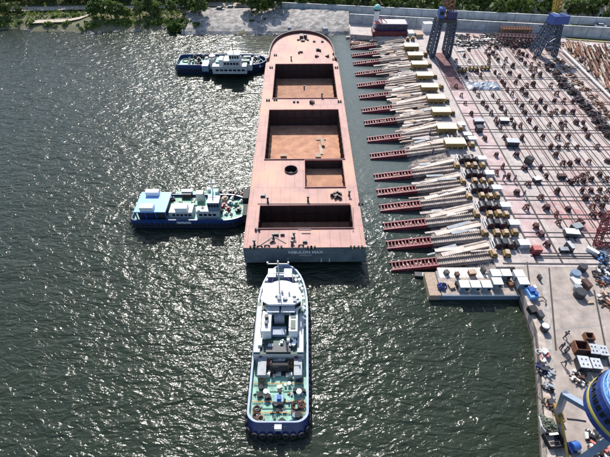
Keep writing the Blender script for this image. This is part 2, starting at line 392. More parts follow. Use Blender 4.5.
# yard slab (one sheet on a solid base), slip bed, quay
yp = [(36.5, 51.6), (36.5, 160), (25, 164.5), (17.4, 166), (17.4, 178.4), (160, 157), (160, 49.6), (43.5, 51.6)]
b = MB(); b.prism(yp, -2, ZY); struct(b.build('yard_ground', M['yard']))
QW = [g(514, 287, 0), g(522, 312, 0), g(532, 341, 0), g(535.5, 380, 0), g(540, 457, 0)]
QW.append(QW[-1]+(QW[-1]-QW[-2])*2.5)
qp = [(p.x+.5, p.y) for p in QW]
qp = [(qp[0][0]-.3, 51.59)]+qp+[(160, qp[-1][1]), (160, 49.59)]
b = MB(); b.prism(qp, -2, ZY); struct(b.build('quay_ground', [M['quay']]))
b = MB(); c = MB()
for k in range(len(QW)-1):
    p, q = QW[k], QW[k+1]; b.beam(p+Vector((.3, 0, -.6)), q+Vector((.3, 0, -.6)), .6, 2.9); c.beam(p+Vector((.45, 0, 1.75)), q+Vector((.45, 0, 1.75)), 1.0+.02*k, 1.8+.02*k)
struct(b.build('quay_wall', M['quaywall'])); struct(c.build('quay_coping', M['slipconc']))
# slip bed: from under water up to the yard
b = MB(); nx, ny = 14, 110; vs = []
for j in range(ny+1):
    for i in range(nx+1):
        y = 50.5+(163.5-50.5)*j/ny; x = 21+(36.6-21)*i/nx
        z = -1.5+3.7*((i/nx)**.9)+random.uniform(-.22, .22)*(1 if 0 < i < nx else 0)
        vs.append((x, y, z))
b.add(vs, [(j*(nx+1)+i, j*(nx+1)+i+1, (j+1)*(nx+1)+i+1, (j+1)*(nx+1)+i) for j in range(ny) for i in range(nx)])
struct(b.build('slipway_bed', mat('slip_bed_rubble', (.33, .28, .26), .95, var=.6, scale=1.1, bump=.8, bscale=3)))

ROWS = [159.03, 151.97, 145.33, 137.22, 129.02, 121.46, 113.31, 106.37, 97.99, 90.31, 81.7, 75.87, 70.53, 64.65, 59.2, 53.53]
# wide crane track and the grid of transfer rails
b = MB(); b.add([(44.9, 55, ZY+.005), (49.1, 55, ZY+.005), (49.9, 150, ZY+.005), (45.0, 150, ZY+.005)], [(0, 1, 2, 3)])
crane_bed = struct(b.build('crane_track_bed', [mat('track_bed_primer', (.40, .33, .32), .85, var=.3, scale=.5, col2=(.30, .19, .185))]))
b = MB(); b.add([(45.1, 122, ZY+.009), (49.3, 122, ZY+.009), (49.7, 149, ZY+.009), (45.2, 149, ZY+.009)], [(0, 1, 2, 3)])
struct(b.build('crane_track_bed', mat('track_bed_red_shadow', (.17, .075, .08), .85, var=.6, scale=.6)))  # red bed paint, darkened to carry the portal crane's cast shadow
def rails(name, segs, wd, m):
    b = MB()
    for p, q in segs: b.beam(p, q, wd, .12)
    return struct(b.build(name, m))
rails('crane_rails', [((44.65, 52.5, ZY+.05), (44.5, 150, ZY+.05)), ((49.5, 52.5, ZY+.05), (50.2, 150, ZY+.05))], .34, M['rail'])
xs = []; x = 53.4; k = 0
while x < 112: xs.append(x); x += (1.25, 2.35)[k % 2]; k += 1
random.seed(5)
segs = []
for x in xs:
    y0 = 54 if x > 56 else 58
    segs.append(((x, y0, ZY+.04), (x, 160-max(0, (x-60))*.3, ZY+.04)))
rails('yard_rails', segs, .2, M['rail'])
segs = [((x+1.8, 62, ZY+.02), (x+1.8, 150, ZY+.02)) for k, x in enumerate(xs) if k % 2 and x < 108]
rails('yard_rails', segs, .12, M['brown'])
segs = []
for Y in ROWS[3:]:
    for d in (-.15, 1.15): segs.append(((44.7, Y+d+.4, ZY+.046), (104, Y+d+.4-1.0, ZY+.046)))
rails('transfer_rails', segs, .15, M['rail'])
rails('transfer_rails', [((38, 52.4, ZY+.05), (75, 52.0, ZY+.05)), ((44, 54.3, ZY+.05), (75, 54.0, ZY+.05))], .26, M['rail'])
# quay rails and gutters running with the quay edge
def along(px0, py0, px1, py1, z): return tuple(g(px0, py0, z)), tuple(g(px1, py1, z))
rails('quay_rails', [along(527, 262, 541, 380, ZY+.03), along(541, 380, 549, 470, ZY+.03), along(549, 268, 556, 350, ZY+.03), along(594, 290, 612, 380, ZY+.03)], .24, M['rail'])
ground_poly('quay_gutter', [(541, 270), (546, 270), (562, 460), (556, 460)], ZY+.006, mat('gutter', (.36, .33, .30), .9, var=.3))
b = MB()
for (x0, y0, x1, y1) in ((552, 300, 600, 296), (556, 330, 604, 325), (558, 355, 575, 353)):
    b.beam(g(x0, y0, ZY+.004), g(x1, y1, ZY+.004), .10, .012)
struct(b.build('quay_joints', M['grey']))

# ------------------------------------------------------------------ the big unfinished hull
SH = thing('cargo_hull', 'huge unfinished ship hull with pink deck, open holds and slate grey stern', 'ship', (-.1, 54.14, 0), R(.63))
mi = Matrix.Rotation(R(-.63), 3, 'Z')
def L_(px, py, z=5.0): return mi @ (g(px, py, z)-Vector((-.1, 54.14, 0)))
HB, ZD, LB = 11.75, 5.0, 82.0
bow = []
for i in range(0, 25):
    t = -1+2*i/24; bow.append((10.9*math.sin(t*math.pi/2)*(1 if abs(t) < 1 else 1), LB+1.5+22.9*max(0, math.cos(t*math.pi/2))**.62))
bow = bow[::-1]                                                   # starboard -> port
deckout = [(-HB, 0), (HB, 0), (HB, LB-1.2), (11.4, LB)]+bow+[(-11.4, LB), (-HB, LB-1.2)]
def layer(z, f, ys, inset=0):
    out = []
    for x, y in deckout:
        yy = ys if y < .1 else (LB-1+(y-LB+1)*f if y > LB-1 else y)
        out.append((x*(1-inset), yy, z))
    return out
b = MB(); ls = [layer(ZD, 1, 0), layer(.85, .93, 0), layer(-.8, .8, 7, .02)]; n = len(deckout)
vs = ls[0]+ls[1]+ls[2]
b.add(vs, [(k*n+i, k*n+(i+1) % n, (k+1)*n+(i+1) % n, (k+1)*n+i) for k in (0,) for i in range(n)], 0)
b.add(vs, [(n+i, n+(i+1) % n, 2*n+(i+1) % n, 2*n+i) for i in range(n)]+[tuple(range(2*n, 3*n))], 1)
hull = b.build('hull', [M['hullgrey'], M['hullred']], SH)
def hold_rect(pix):
    a = [L_(*p) for p in pix]; xs_ = sorted(p.x for p in a); ys_ = sorted(p.y for p in a)
    return ((xs_[0]+xs_[1])/2, (xs_[2]+xs_[3])/2, (ys_[0]+ys_[1])/2, (ys_[2]+ys_[3])/2)
H1 = hold_rect([(275, 64.5), (333.5, 64.5), (336.5, 98.5), (273, 98.5)])
H2 = hold_rect([(269.3, 110.3), (338, 110.3), (344.8, 159.5), (264.8, 159.5)])
H3 = hold_rect([(305, 161), (342.5, 161), (345, 187.5), (305, 187.5)])
H4 = hold_rect([(260.4, 206), (350.8, 206), (353, 228.6), (258, 228.6)])
H3 = (H3[0], H3[1], H3[2], H2[2]-.55)
rc = L_(291, 170.3); RH = (rc.x-1.9, rc.x+1.9, rc.y-1.9, rc.y+1.9)
holes = [H1, H2, H3, H4, RH]
xb = sorted({-HB, HB, *[v for h in holes for v in h[:2]]}); yb = sorted({0, LB-1.2, *[v for h in holes for v in h[2:]]})
b = MB()
for i in range(len(xb)-1):
    for j in range(len(yb)-1):
        cx, cy = (xb[i]+xb[i+1])/2, (yb[j]+yb[j+1])/2
        if any(h[0] < cx < h[1] and h[2] < cy < h[3] for h in holes): continue
        b.add([(xb[i], yb[j], ZD), (xb[i+1], yb[j], ZD), (xb[i+1], yb[j+1], ZD), (xb[i], yb[j+1], ZD)], [(0, 1, 2, 3)])
b.add([(x, y, ZD) for x, y in [(HB, LB-1.2), (11.4, LB)]+bow+[(-11.4, LB), (-HB, LB-1.2)]], [tuple(range(len(bow)+4))])
NR = 32; ring = []; sq = []
for i in range(NR):
    a = 2*math.pi*i/NR; c, s_ = math.cos(a), math.sin(a); q = 1.9/max(abs(c), abs(s_))
    ring.append((rc.x+1.4*c, rc.y+1.4*s_, ZD)); sq.append((rc.x+q*c, rc.y+q*s_, ZD))
b.add(ring+sq, [(i, (i+1) % NR, NR+(i+1) % NR, NR+i) for i in range(NR)])
b.build('deck', M['deck'], SH)
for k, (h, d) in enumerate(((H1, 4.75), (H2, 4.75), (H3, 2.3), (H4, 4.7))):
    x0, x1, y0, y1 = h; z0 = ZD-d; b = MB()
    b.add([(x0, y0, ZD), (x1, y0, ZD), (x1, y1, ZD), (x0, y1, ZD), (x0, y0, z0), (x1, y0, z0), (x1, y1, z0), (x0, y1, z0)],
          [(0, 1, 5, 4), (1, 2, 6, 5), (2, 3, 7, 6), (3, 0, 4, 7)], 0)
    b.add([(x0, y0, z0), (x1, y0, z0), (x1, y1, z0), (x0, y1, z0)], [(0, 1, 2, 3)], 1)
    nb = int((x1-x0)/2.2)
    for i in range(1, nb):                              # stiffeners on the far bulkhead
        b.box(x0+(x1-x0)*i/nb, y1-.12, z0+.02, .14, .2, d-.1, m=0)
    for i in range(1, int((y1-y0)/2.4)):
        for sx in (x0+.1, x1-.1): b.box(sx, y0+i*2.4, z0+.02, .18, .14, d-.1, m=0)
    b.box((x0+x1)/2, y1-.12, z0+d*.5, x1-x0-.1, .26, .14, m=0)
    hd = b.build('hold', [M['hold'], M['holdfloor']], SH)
    c = MB(); t = .14; e = .3
    c.box((x0+x1)/2, y0-t/2+.01, ZD-.05, x1-x0+2*t, t, e); c.box((x0+x1)/2, y1+t/2-.01, ZD-.05, x1-x0+2*t, t, e)
    c.box(x0-t/2+.01, (y0+y1)/2, ZD-.05, t, y1-y0-.02, e); c.box(x1+t/2-.01, (y0+y1)/2, ZD-.05, t, y1-y0-.02, e)
    c.build('coaming', M['maroon'], hd)
b = MB(); b.lathe(rc.x, rc.y, [(1.4, ZD-2.6), (1.4, ZD+.35), (1.52, ZD+.35), (1.52, ZD-.05)], 32, 0)
b.cyl(rc.x, rc.y, ZD-2.65, 1.4, .04, 32); b.cyl(rc.x-.2, rc.y+.2, ZD-2.6, .55, 1.9, 12)
b.build('round_hatch', M['hold'], SH)
# pale scaffold stair and loose gear standing on the second hold's floor
b = MB(); zf = ZD-4.75
for (px, py, sx, sy, sz) in ((321, 139.5, 2.6, .9, .2), (321, 150, .8, 4.2, .2), (322.5, 144, .9, 3.0, .6), (283.5, 156.5, 1.6, 1.0, .5), (318, 156, 1.4, 1.6, .3)):
    p = L_(px, py, zf); b = MB(); b.box(p.x, p.y, zf+.02, sx, sy, sz, random.uniform(-.1, .1)); b.build('scaffold_deck', M['tan'], SH)
# bulwark round the bow, deck-edge rail
b = MB(); pts = [(-11.4, LB+.5)]+[p for p in bow[::-1]]+[(11.4, LB+.5)]
for i in range(len(pts)-1):
    b.beam((*pts[i], ZD+.45), (*pts[i+1], ZD+.45), .28, 1.1)
b.build('bulwark', M['dmaroon'], SH)
b = MB()
for s_ in (-1, 1): b.box(s_*(HB-.06), (LB-1.2)/2, ZD+.005, .12, LB-1.4, .12)
b.box(0, .08, ZD+.005, 2*HB-.3, .14, .14); b.build('gunwale', M['deck'], SH)
def deck_part(name, m, fn, pix):
    for p in pix:
        q = L_(p[0], p[1], ZD); bb = MB(); fn(bb, q, p); bb.build(name, m, SH)
def Z4(l): return [(235+x/4.357, 180+y/4.357) for x, y in l]
def Z5(l): return [(255+x/5.38, 25+y/5.38) for x, y in l]
def bollard(bb, q, p):
    bb.box(q.x, q.y, ZD, 1.1, .5, .1)
    for s_ in (-.33, .33): bb.cyl(q.x+s_, q.y, ZD+.1, .17, .4, 10); bb.cyl(q.x+s_, q.y, ZD+.5, .22, .07, 10)
deck_part('bollard', M['black'], bollard, Z4([(75, 297), (195, 297), (325, 298), (340, 298), (512, 297), (545, 297), (98, 220), (548, 108)])
          + Z5([(87, 232), (438, 232), (425, 160), (425, 188), (110, 165), (455, 415), (70, 408), (110, 405)]))
def fairlead(bb, q, p): bb.torus((q.x, q.y, ZD+.35), (0, 1, .3), .48, .14, 12, 6)
deck_part('fairlead', M['dark'], fairlead, Z4([(140, 294), (288, 293), (108, 297)]))
def hatch(bb, q, p): bb.box(q.x, q.y, ZD, p[2], p[3], .35); bb.box(q.x, q.y, ZD+.35, p[2]*.85, p[3]*.85, .12)
deck_part('hatch', M['dark'], hatch, [(x, y, a, c) for (x, y), a, c in zip(Z4([(122, 70), (180, 240), (207, 240), (305, 272), (432, 70)])+Z5([(318, 90), (362, 90), (210, 415), (230, 415)]), [1.0, .9, .8, .9, .9, .9, .9, .6, .6], [.9, .5, .4, .45, .7, 1.2, 1.5, .8, .8])])
def chain(bb, q, p):
    bb.box(q.x, q.y, ZD, 3.0, 3.2, .3); bb.box(q.x-.7, q.y+.2, ZD+.3, 1.2, 2.2, .9); bb.cyl(q.x+.7, q.y, ZD+.3, .6, 1.0, 10)
    bb.box(q.x-1.9, q.y-1.6, ZD, .7, .8, .5); bb.box(q.x-.2, q.y-2.6, ZD, 1.3, 1.0, .5); bb.box(q.x+1.6, q.y-1.8, ZD, .6, .8, .5)
deck_part('windlass', M['dmaroon'], chain, Z5([(260, 72)]))
def gear(bb, q, p):
    rd = random.Random(int(p[0]*7))
    for i in range(5): bb.box(q.x+rd.uniform(-.7, .7), q.y+rd.uniform(-.5, .5), ZD, rd.uniform(.2, .7), rd.uniform(.2, .6), rd.uniform(.2, .9), rd.uniform(0, 1.5))
deck_part('deck_gear', M['dmaroon'], gear, Z5([(245, 150), (330, 172), (385, 170), (310, 420), (343, 140)])+Z4([(435, 70), (450, 62), (170, 268), (450, 78)]))
def postp(bb, q, p): bb.box(q.x, q.y, ZD, .5, .5, .2); bb.cyl(q.x, q.y, ZD+.2, .18, .9, 8); bb.box(q.x, q.y, ZD+1.1, .6, .35, .25)
deck_part('vent_post', M['dark'], postp, Z4([(143, 96), (250, 268), (257, 250), (248, 285), (497, 68), (318, 92), (85, 282), (168, 255)])+Z5([(195, 190), (265, 350), (360, 390)]))
b = MB()
for (a, c) in (((100, 290), (168, 245)), ((168, 245), (222, 275)), ((98, 225), (96, 288)), ((275, 216), (332, 216)), ((515, 120), (515, 225)), ((98, 103), (500, 103)), ((290, 232), (330, 232))):
    p, q = [L_(*v, ZD+.06) for v in Z4([a, c])]; b.beam(p, q, .16, .14)
b.build('deck_pipe', M['dmaroon'], SH)
def lettering(name, body, size, loc, rot, m, parent, ext=.02):
    cu = bpy.data.curves.new(name, 'FONT'); cu.body = body; cu.size = size; cu.extrude = ext; cu.align_x = 'CENTER'; cu.align_y = 'CENTER'; cu.offset = .015*size
    t = bpy.data.objects.new('tmp', cu); COL.objects.link(t); dg = bpy.context.evaluated_depsgraph_get()
    me = bpy.data.meshes.new_from_object(t.evaluated_get(dg)); bpy.data.objects.remove(t); me.materials.clear(); me.materials.append(m)
    o = obj(name, me, parent); o.location = loc; o.rotation_euler = rot; return o
lt = L_(305, 252.7, 3.6).x
lettering('name_lettering', 'NIBULON MAX', .98, (lt+.1, -.02, 3.75), (R(90), 0, 0), M['white'], SH)
lettering('port_lettering', 'MYKOLAIV', .5, (lt+.1, -.02, 2.9), (R(90), 0, 0), M['lgrey'], SH)
for x in (-3.2, 3.3, 4.9): b = MB(); b.box(x, -.06, .95, .25, .12, 1.0); b.build('rubbing_strip', M['lgrey'], SH)

# ------------------------------------------------------------------ tugboats
def hull_pts(Lh, Bh, sr, bl, n=8):
    """plan outline, bow to +x, starting at stern port, counter-clockwise"""
    o = []
    for i in range(n+1): a = math.pi/2*i/n; o.append((-Lh/2+sr-sr*math.sin(a)*1, -(Bh/2-sr)-sr*math.cos(a)))
    o = [(-Lh/2+sr*(1-math.sin(math.pi/2*i/n)), -(Bh/2-sr)-sr*math.cos(math.pi/2*i/n)) for i in range(n+1)]
    o = o+[(x, -y) for x, y in o[::-1]]
    bw = []
    for i in range(2*n+1):
        t = 1-2*i/(2*n); bw.append((Lh/2-bl+bl*math.cos(t*math.pi/2)**.85 if abs(t) < 1 else Lh/2-bl, Bh/2*math.sin(t*math.pi/2)))
    return o+bw
def make_hull(root, axis, Lh, Bh, zb, zd, sr, bl, mh, md, c=(0, 0), tyres=1.1, rail_m=None, rake=.3):
    """axis 'y': bow to +Y; axis 'x': bow to +X. Root stands at the hull's centre"""
    T2 = (lambda x, y, z: (-y, x, z)) if axis == 'y' else (lambda x, y, z: (x, y, z))
    o = hull_pts(Lh, Bh, sr, bl); n = len(o)
    def lay(s, z, ln=1, rk=0): return [T2((x if x > -Lh/4 else x+rk*(-Lh/4-x)/(Lh/4))*ln, y*s, z) for x, y in o]
    b = MB(); vs = lay(1, zb, 1, rake)+lay(1, zd-.6)+lay(.9, -.6, .96)+lay(.93, zb, .985, rake)+lay(.93, zd, .985, rake)
    q = lambda a, c2: [(a*n+i, a*n+(i+1) % n, c2*n+(i+1) % n, c2*n+i) for i in range(n)]
    b.add(vs, q(0, 1)+q(1, 2)); b.add(vs, q(0, 3), 1); b.add(vs, q(3, 4), 1)
    b.build('hull', [mh, rail_m or M['lgrey']], root)
    b = MB(); b.add(lay(.93, zd, .985, rake), [tuple(range(n))]); b.build('deck', md, root)
    # tyres hung on the rubbing strake
    b = MB(); b.torus((0, 0, 0), (0, 0, 1),   .36, .17, 12, 6); tm = b.mesh('tyre', M['black'], True)
    acc = 0
    for i in range(n):
        a, d = Vector(o[i]), Vector(o[(i+1) % n]); ln = (d-a).length
        nm = Vector(((d-a).y, -(d-a).x)).normalized() if ln > 0 else Vector((1, 0))
        if nm.dot(a) < 0: nm = -nm
        while acc < ln:
            p = a+(d-a)*(acc/ln)+nm*.2; t = obj('tyre', tm, root)
            t.location = T2(p.x, p.y, 1.15)
            nv = Vector(T2(nm.x, nm.y, .25)); t.rotation_euler = nv.to_track_quat('Z', 'Y').to_euler()
            acc += tyres
        acc -= ln
    return T2
class Tug:
    """places parts by survey rectangles measured at their roof height"""
    def __init__(s, root): s.r = root; s.o = Vector(root.location)
    def box(s, name, m, x0, y0, x1, y1, z0, z1, mb=None, parent=None, mtop=None):
        a, c, d, e = rect(x0, y0, x1, y1, z1); b = mb or MB()
        b.box((a+c)/2-s.o.x, (d+e)/2-s.o.y, z0, abs(c-a), abs(e-d), z1-z0)
        if mb: return b
        ob = b.build(name, m, parent or s.r)
        if mtop:
            ob.data.materials.append(mtop)
            for p in ob.data.polygons:
                if p.normal.z > .9: p.material_index = 1
        return ob
    def p(s, x, y, z): return g(x, y, z)-s.o
    def rect(s, *a): r = rect(*a); return r[0]-s.o.x, r[1]-s.o.x, r[2]-s.o.y, r[3]-s.o.y
def windows(root, parent, x0, x1, y, z, n, axis, h=.7, m=None, out=.03):
    """row of panes on a wall facing -Y (axis x) or facing X (axis y), each its own part"""
    for i in range(n):
        t = x0+(x1-x0)*(i+.5)/n; wd = (x1-x0)/n*.72; b = MB()
        if axis == 'x': b.box(t, y, z, wd, 2*out, h)
        else: b.box(y, t, z, 2*out, wd, h)
        b.build('window', m or M['glass'], parent)
def railing(root, pts, z, h=1.0, m=None):
    b = MB()
    for i in range(len(pts)-1):
        a, c = Vector((*pts[i], z)), Vector((*pts[i+1], z)); n = max(1, int((c-a).length/1.2))
        b.beam(a+Vector((0, 0, h)), c+Vector((0, 0, h)), .07); b.beam(a+Vector((0, 0, h/2)), c+Vector((0, 0, h/2)), .045)
        for k in range(n+1): q = a+(c-a)*k/n; b.beam(q, q+Vector((0, 0, h)), .06)
    return b.build('railing', m or M['white'], root)

# --- tug astern of the hull (bow under the transom)
A = thing('tugboat', 'blue sterned tugboat with pale green aft deck pushing below the ship stern', 'tugboat', (-3.95, 36.9, 0))
T2 = make_hull(A, 'y', 30.6, 9.0, 2.6, 1.7, 1.9, 10.5, M['navy'], M['deckgreen'], rake=1.2, rail_m=M['rimblue'])
t = Tug(A)
t.box('deckhouse', M['offwhite'], 255, 302, 303.5, 354, 1.7, 4.2, mtop=M['dgreen'])
t.box('house_top', M['white'], 262.5, 283, 298, 305, 1.7, 5.0)
for (x0, x1) in ((255.5, 261.5), (297.5, 303.5)): t.box('side_casing', M['lgrey'], x0, 306, x1, 352, 4.2, 4.5)
# roof furniture: two white funnels, grey skylight, green panels
f = t.box('funnel', M['white'], 262, 311, 271, 331, 4.2, 6.6); a, c, d, e = t.rect(262, 311, 271, 331, 6.6)
b = MB(); b.cyl((a+c)/2, (d+e)/2+.5, 6.6, .33, .8, 10); b.build('exhaust', M['dark'], f); b = MB(); b.cyl((a+c)/2, (d+e)/2-.6, 6.6, .28, .6, 10); b.build('exhaust', M['dark'], f)
f = t.box('funnel', M['white'], 289, 309, 297.5, 331, 4.2, 6.4); a, c, d, e = t.rect(289, 309, 297.5, 331, 6.4)
b = MB(); b.box((a+c)/2, (d+e)/2+.9, 6.4, .9, 1.2, .1); b.box((a+c)/2, (d+e)/2-.9, 6.4, .8, 1.6, .12); b.build('vent_grille', M['dgreen'], f)
t.box('skylight', M['bluegrey'], 268, 326.5, 286, 334.5, 4.2, 4.9)
t.box('skylight', M['lgrey'], 274.5, 303, 284.5, 318, 4.2, 6.0)
for (x0, y0, x1, y1) in ((261, 306, 272, 310), (287, 305, 298.5, 309), (299, 307, 303, 311)): t.box('hatch_cover', M['dgreen'], x0, y0, x1, y1, 4.2, 5.15)
for (x0, y0, x1, y1, m) in ((258, 338, 262, 345, 'white'), (287, 338, 290, 341, 'white'), (280, 340, 283, 343, 'lgrey'), (293, 339, 296, 343, 'white'), (264, 334, 266, 337, 'white')):
    t.box('locker', M[m], x0, y0, x1, y1, 4.2, 4.9)
# wheelhouse with rounded front
zr = 7.6; a, c, d, e = t.rect(261.5, 283, 302, 304.5, zr)
out = [(a+1.2, d), (c-1.2, d), (c, d+.8)]
for i in range(17): th = math.pi*i/16; out.append(((a+c)/2+(c-a)/2*math.cos(th), d+(e-d)*.25+(e-d)*.85*math.sin(th)))
out.append((a, d+.8))
b = MB(); b.prism([((x-(a+c)/2)*.93+(a+c)/2, (y-(d+e)/2)*.93+(d+e)/2) for x, y in out], 4.2, zr); wh = b.build('wheelhouse', M['white'], A)
b = MB(); b.prism([((x-(a+c)/2)*.945+(a+c)/2, (y-(d+e)/2)*.945+(d+e)/2) for x, y in out], 6.0, 7.0); b.build('window', M['glass'], wh)
b = MB(); b.prism(out, zr, zr+.14); b.build('roof', M['white'], wh)
b = MB(); b.box((a+c)/2-.4, d+1.0, zr+.14, .5, .7, .45); b.cyl((a+c)/2+.7, d+1.0, zr+.14, .3, .35, 10); b.box((a+c)/2+2.2, d+.7, zr+.14, .6, .6, .25); b.build('searchlight', M['grey'], wh)
b = MB(); b.box((a+c)/2+1.1, d-.3, zr-.9, 2.2, 1.4, .2); b.box((a+c)/2-1.3, d-.4, zr-.9, 1.9, 1.2, .2); b.build('bridge_wing', M['lgrey'], wh)
mp = t.p(279.8, 292, zr+.14)
b = MB(); b.tube([mp, mp+Vector((0, .2, 4)), mp+Vector((0, .3, 7.6))], .11, 8); b.beam(mp+Vector((-1.7, .3, 6.9)), mp+Vector((1.7, .3, 6.9)), .12)
b.beam(mp+Vector((-.9, .2, 4.8)), mp+Vector((.9, .2, 4.8)), .1); b.beam(mp+Vector((0, 0, 3.4)), mp+Vector((0, -2.2, 0)), .07)
for s_ in (-1.6, 0, 1.6): b.cyl(mp.x+s_, mp.y+.3, mp.z+6.95, .14, .35, 8)
b.build('mast', M['offwhite'], A)
# foredeck: deep blue push knees, winch, bitts
b = MB(); b.prism([(-3.0, 8.6), (3.0, 8.6), (2.4, 11), (1.6, 13), (.8, 14.2), (-.8, 14.2), (-1.6, 13), (-2.4, 11)], 1.7, 1.75); b.build('shaded_foredeck', M['navy'], A)  # dark blue plate over the bow deck, transom's shade painted into its tone
for (x0, x1) in ((268, 276), (284, 292)): t.box('push_knee', M['navy'], x0, 268.5, x1, 277, 1.7, 4.4)
b = MB(); q = t.p(280, 279, 2.2); b.box(q.x, q.y, 1.7, 2.4, 1.2, .9); b.tube([q+Vector((-1.4, 0, .9)), q+Vector((1.4, 0, .9))], .45, 10); b.build('anchor_winch', M['bluegrey'], A)
for (x, y) in ((266.5, 281), (296, 281), (264, 286), (300, 287), (268.5, 277), (294, 277), (271, 280), (290, 281)):
    q = t.p(x, y, 2.3); b = MB(); b.cyl(q.x, q.y, 1.7, .22, .9, 10); b.cyl(q.x, q.y, 2.6, .3, .12, 10); b.build('bitt', M['lgrey'], A)
for k in range(11):
    for s_ in (-1, 1):
        yy = 2+k*1.05; xx = s_*(4.5*math.sqrt(max(0, 1-max(0, (yy-4.8)/10.5)**2.35))-.75); b = MB(); b.cyl(xx, yy, 1.7, .16, .75+.3*(k % 2), 8); b.cyl(xx, yy, 2.4+.3*(k % 2), .26, .16, 8); b.build('deck_vent', M['white'], A)
for k in range(9): b = MB(); b.box(random.uniform(-2.6, 2.6), random.uniform(7.6, 10.5), 1.75, random.uniform(.3, .9), random.uniform(.3, .7), random.uniform(.3, .9), random.uniform(0, 1)); b.build('deck_machine', random.choice([M['dark'], M['bluegrey'], M['offwhite'], M['navy']]), A)
b = MB()
for s_ in (-1, 1): b.tube([mp+Vector((0, .3, 7.2)), Vector((s_*2.6, 8.5, 2.6))], .03, 4)
b.tube([mp+Vector((0, .3, 7.4)), Vector((0, 14, 2.8))], .03, 4); b.build('stay_wire', M['grey'], A)
# engine casing well aft of the house, with grey ventilator trunks each side
t.box('engine_casing', M['dark'], 266, 345, 290.5, 352, 4.2, 4.5)
tr1 = t.box('ventilator', M['grey'], 258, 349.5, 266.5, 375, 1.7, 3.4); t.box('vent_cover', M['offwhite'], 258, 348.5, 265, 355, 3.4, 3.7, parent=tr1)
tr2 = t.box('ventilator', M['grey'], 294, 349.5, 302, 375, 1.7, 3.4); t.box('vent_cover', M['offwhite'], 295.5, 348.5, 302, 355, 3.4, 3.7, parent=tr2)
random.seed(11)
b = MB(); q = t.p(280, 367, 2.4); b.tube([q+Vector((-1.3, 0, .2)), q+Vector((1.3, 0, .2))], .75, 14)
for s_ in (-1.35, 1.35): b.tube([q+Vector((s_-.1, 0, .2)), q+Vector((s_+.1, 0, .2))], 1.1, 16)
b.box(q.x, q.y, 1.7, 3.0, 2.2, .35); b.build('towing_winch', M['black'], A)
for (x, y, m, sx, sy, sz) in ((268, 358, 'pinkred', .9, 1.1, 1.0), (269.5, 363, 'pinkred', .8, .7, .8), (275, 354, 'blue', 1.2, .6, .9), (281, 352, 'white', 1.0, .8, 1.2), (286.5, 353, 'deckgreen', .5, 1.0, 1.4), (288, 358, 'blue', .9, .5, .8),
                              (293, 355, 'red', .6, 1.0, .9), (291, 364, 'olive', .8, 1.3, .9), (271, 371, 'offwhite', .9, .5, .6), (289, 374, 'offwhite', 1.0, .6, .6), (267.5, 374, 'offwhite', .7, .5, .6), (278, 360, 'white', 1.6, .5, .7), (297, 358, 'maroon', .5, 1.4, 1.9), (261, 358, 'maroon', .4, .9, 1.95), (284, 359, 'white', .4, .8, .9)):
    q = t.p(x, y, 2.4); b = MB(); b.box(q.x, q.y, 1.7, sx, sy, sz, random.uniform(-.2, .2)); b.cyl(q.x+.1, q.y, 1.7+sz, min(sx, sy)*.3, .25, 8); b.build('deck_machine', M[m], A)
# aft deck: seams, stoppers, towing gear, two orange tow-rope guards
b = MB()
for (x0, y0, x1, y1) in ((256, 391, 277, 391), (283, 391, 304, 391), (262, 408, 277, 408), (281, 408, 297, 408), (278.5, 402, 278.5, 420), (262, 391, 262, 408), (265, 421, 272, 421), (272, 421, 275, 417), (285, 421, 299, 421), (285, 421, 282, 417), (283, 385, 283, 408), (299, 421, 302, 415), (256, 421, 265, 424)):
    b.beam(t.p(x0, y0, 1.76), t.p(x1, y1, 1.76), .2, .14)
b.build('deck_stringer', M['midgreen'], A)
for y in (401.5, 412.5, 383.5):
    b = MB(); p, q = t.p(252, y, 1.95), t.p(306, y, 1.95)
    if y < 390: p, q = t.p(254, y, 1.95), t.p(304, y, 1.95)
    n = 34
    for i in range(n): a = p+(q-p)*((i+.2)/n); c = p+(q-p)*((i+.8)/n); b.beam(a, c, .16)
    b.build('rope_guard', M['orange'], A)
for (x, y, m, r, h) in ((266, 393, 'offwhite', .42, .9), (299, 393, 'offwhite', .45, .9), (259.5, 395, 'black', .4, .5), (267, 397, 'black', .45, .8), (257, 409, 'brown', .55, .7), (257, 416, 'brown', .5, .5), (261, 418.5, 'tan', .7, .6), (296, 406, 'brown', .7, .8), (301, 405, 'brown', .6, .7), (298, 416, 'black', .5, .9), (282, 421, 'black', .45, .4), (275, 424, 'black', .3, .6), (295, 391, 'black', .35, .9), (261, 388, 'black', .4, .7), (302, 391, 'black', .4, .8), (277.5, 411, 'black', .3, .5), (283, 400, 'black', .3, .4)):
    q = t.p(x, y, 2); b = MB()
    if m in ('brown', 'tan'):
        for k in range(4): b.torus((q.x+random.uniform(-.1, .1), q.y+random.uniform(-.1, .1), 1.8+k*.13), (random.uniform(-.15, .15), random.uniform(-.15, .15), 1), r*random.uniform(.6, .95), .1, 14, 5)
        b.build('rope_coil', M[m], A); continue
    b.cyl(q.x, q.y, 1.7, r*.8, h, 12); b.cyl(q.x, q.y, 1.7+h, r*.95, .1, 12); b.box(q.x+r, q.y, 1.7, .3, .5, h*.6, r); b.build('capstan', M[m], A)
bx = t.box('towing_hook_box', M['lblue'], 274.5, 394.5, 283.5, 402.5, 1.7, 2.3)
q = t.p(279, 398, 2.3); b = MB(); b.box(q.x, q.y, 2.3, .6, .7, .5); b.build('hook', M['blue'], bx)
q = t.p(278, 404.5, 2); b = MB(); b.tube([q+Vector((-.8, 0, .2)), q+Vector((.8, 0, .2))], .35, 10); b.box(q.x, q.y-.6, 1.7, .3, 1.2, .4); b.build('tow_hook', M['black'], A)
b = MB(); q = t.p(278, 427, 2.7); b.box(q.x, q.y, 2.0, 1.0, .6, .85); b.build('stern_roller', M['white'], A)
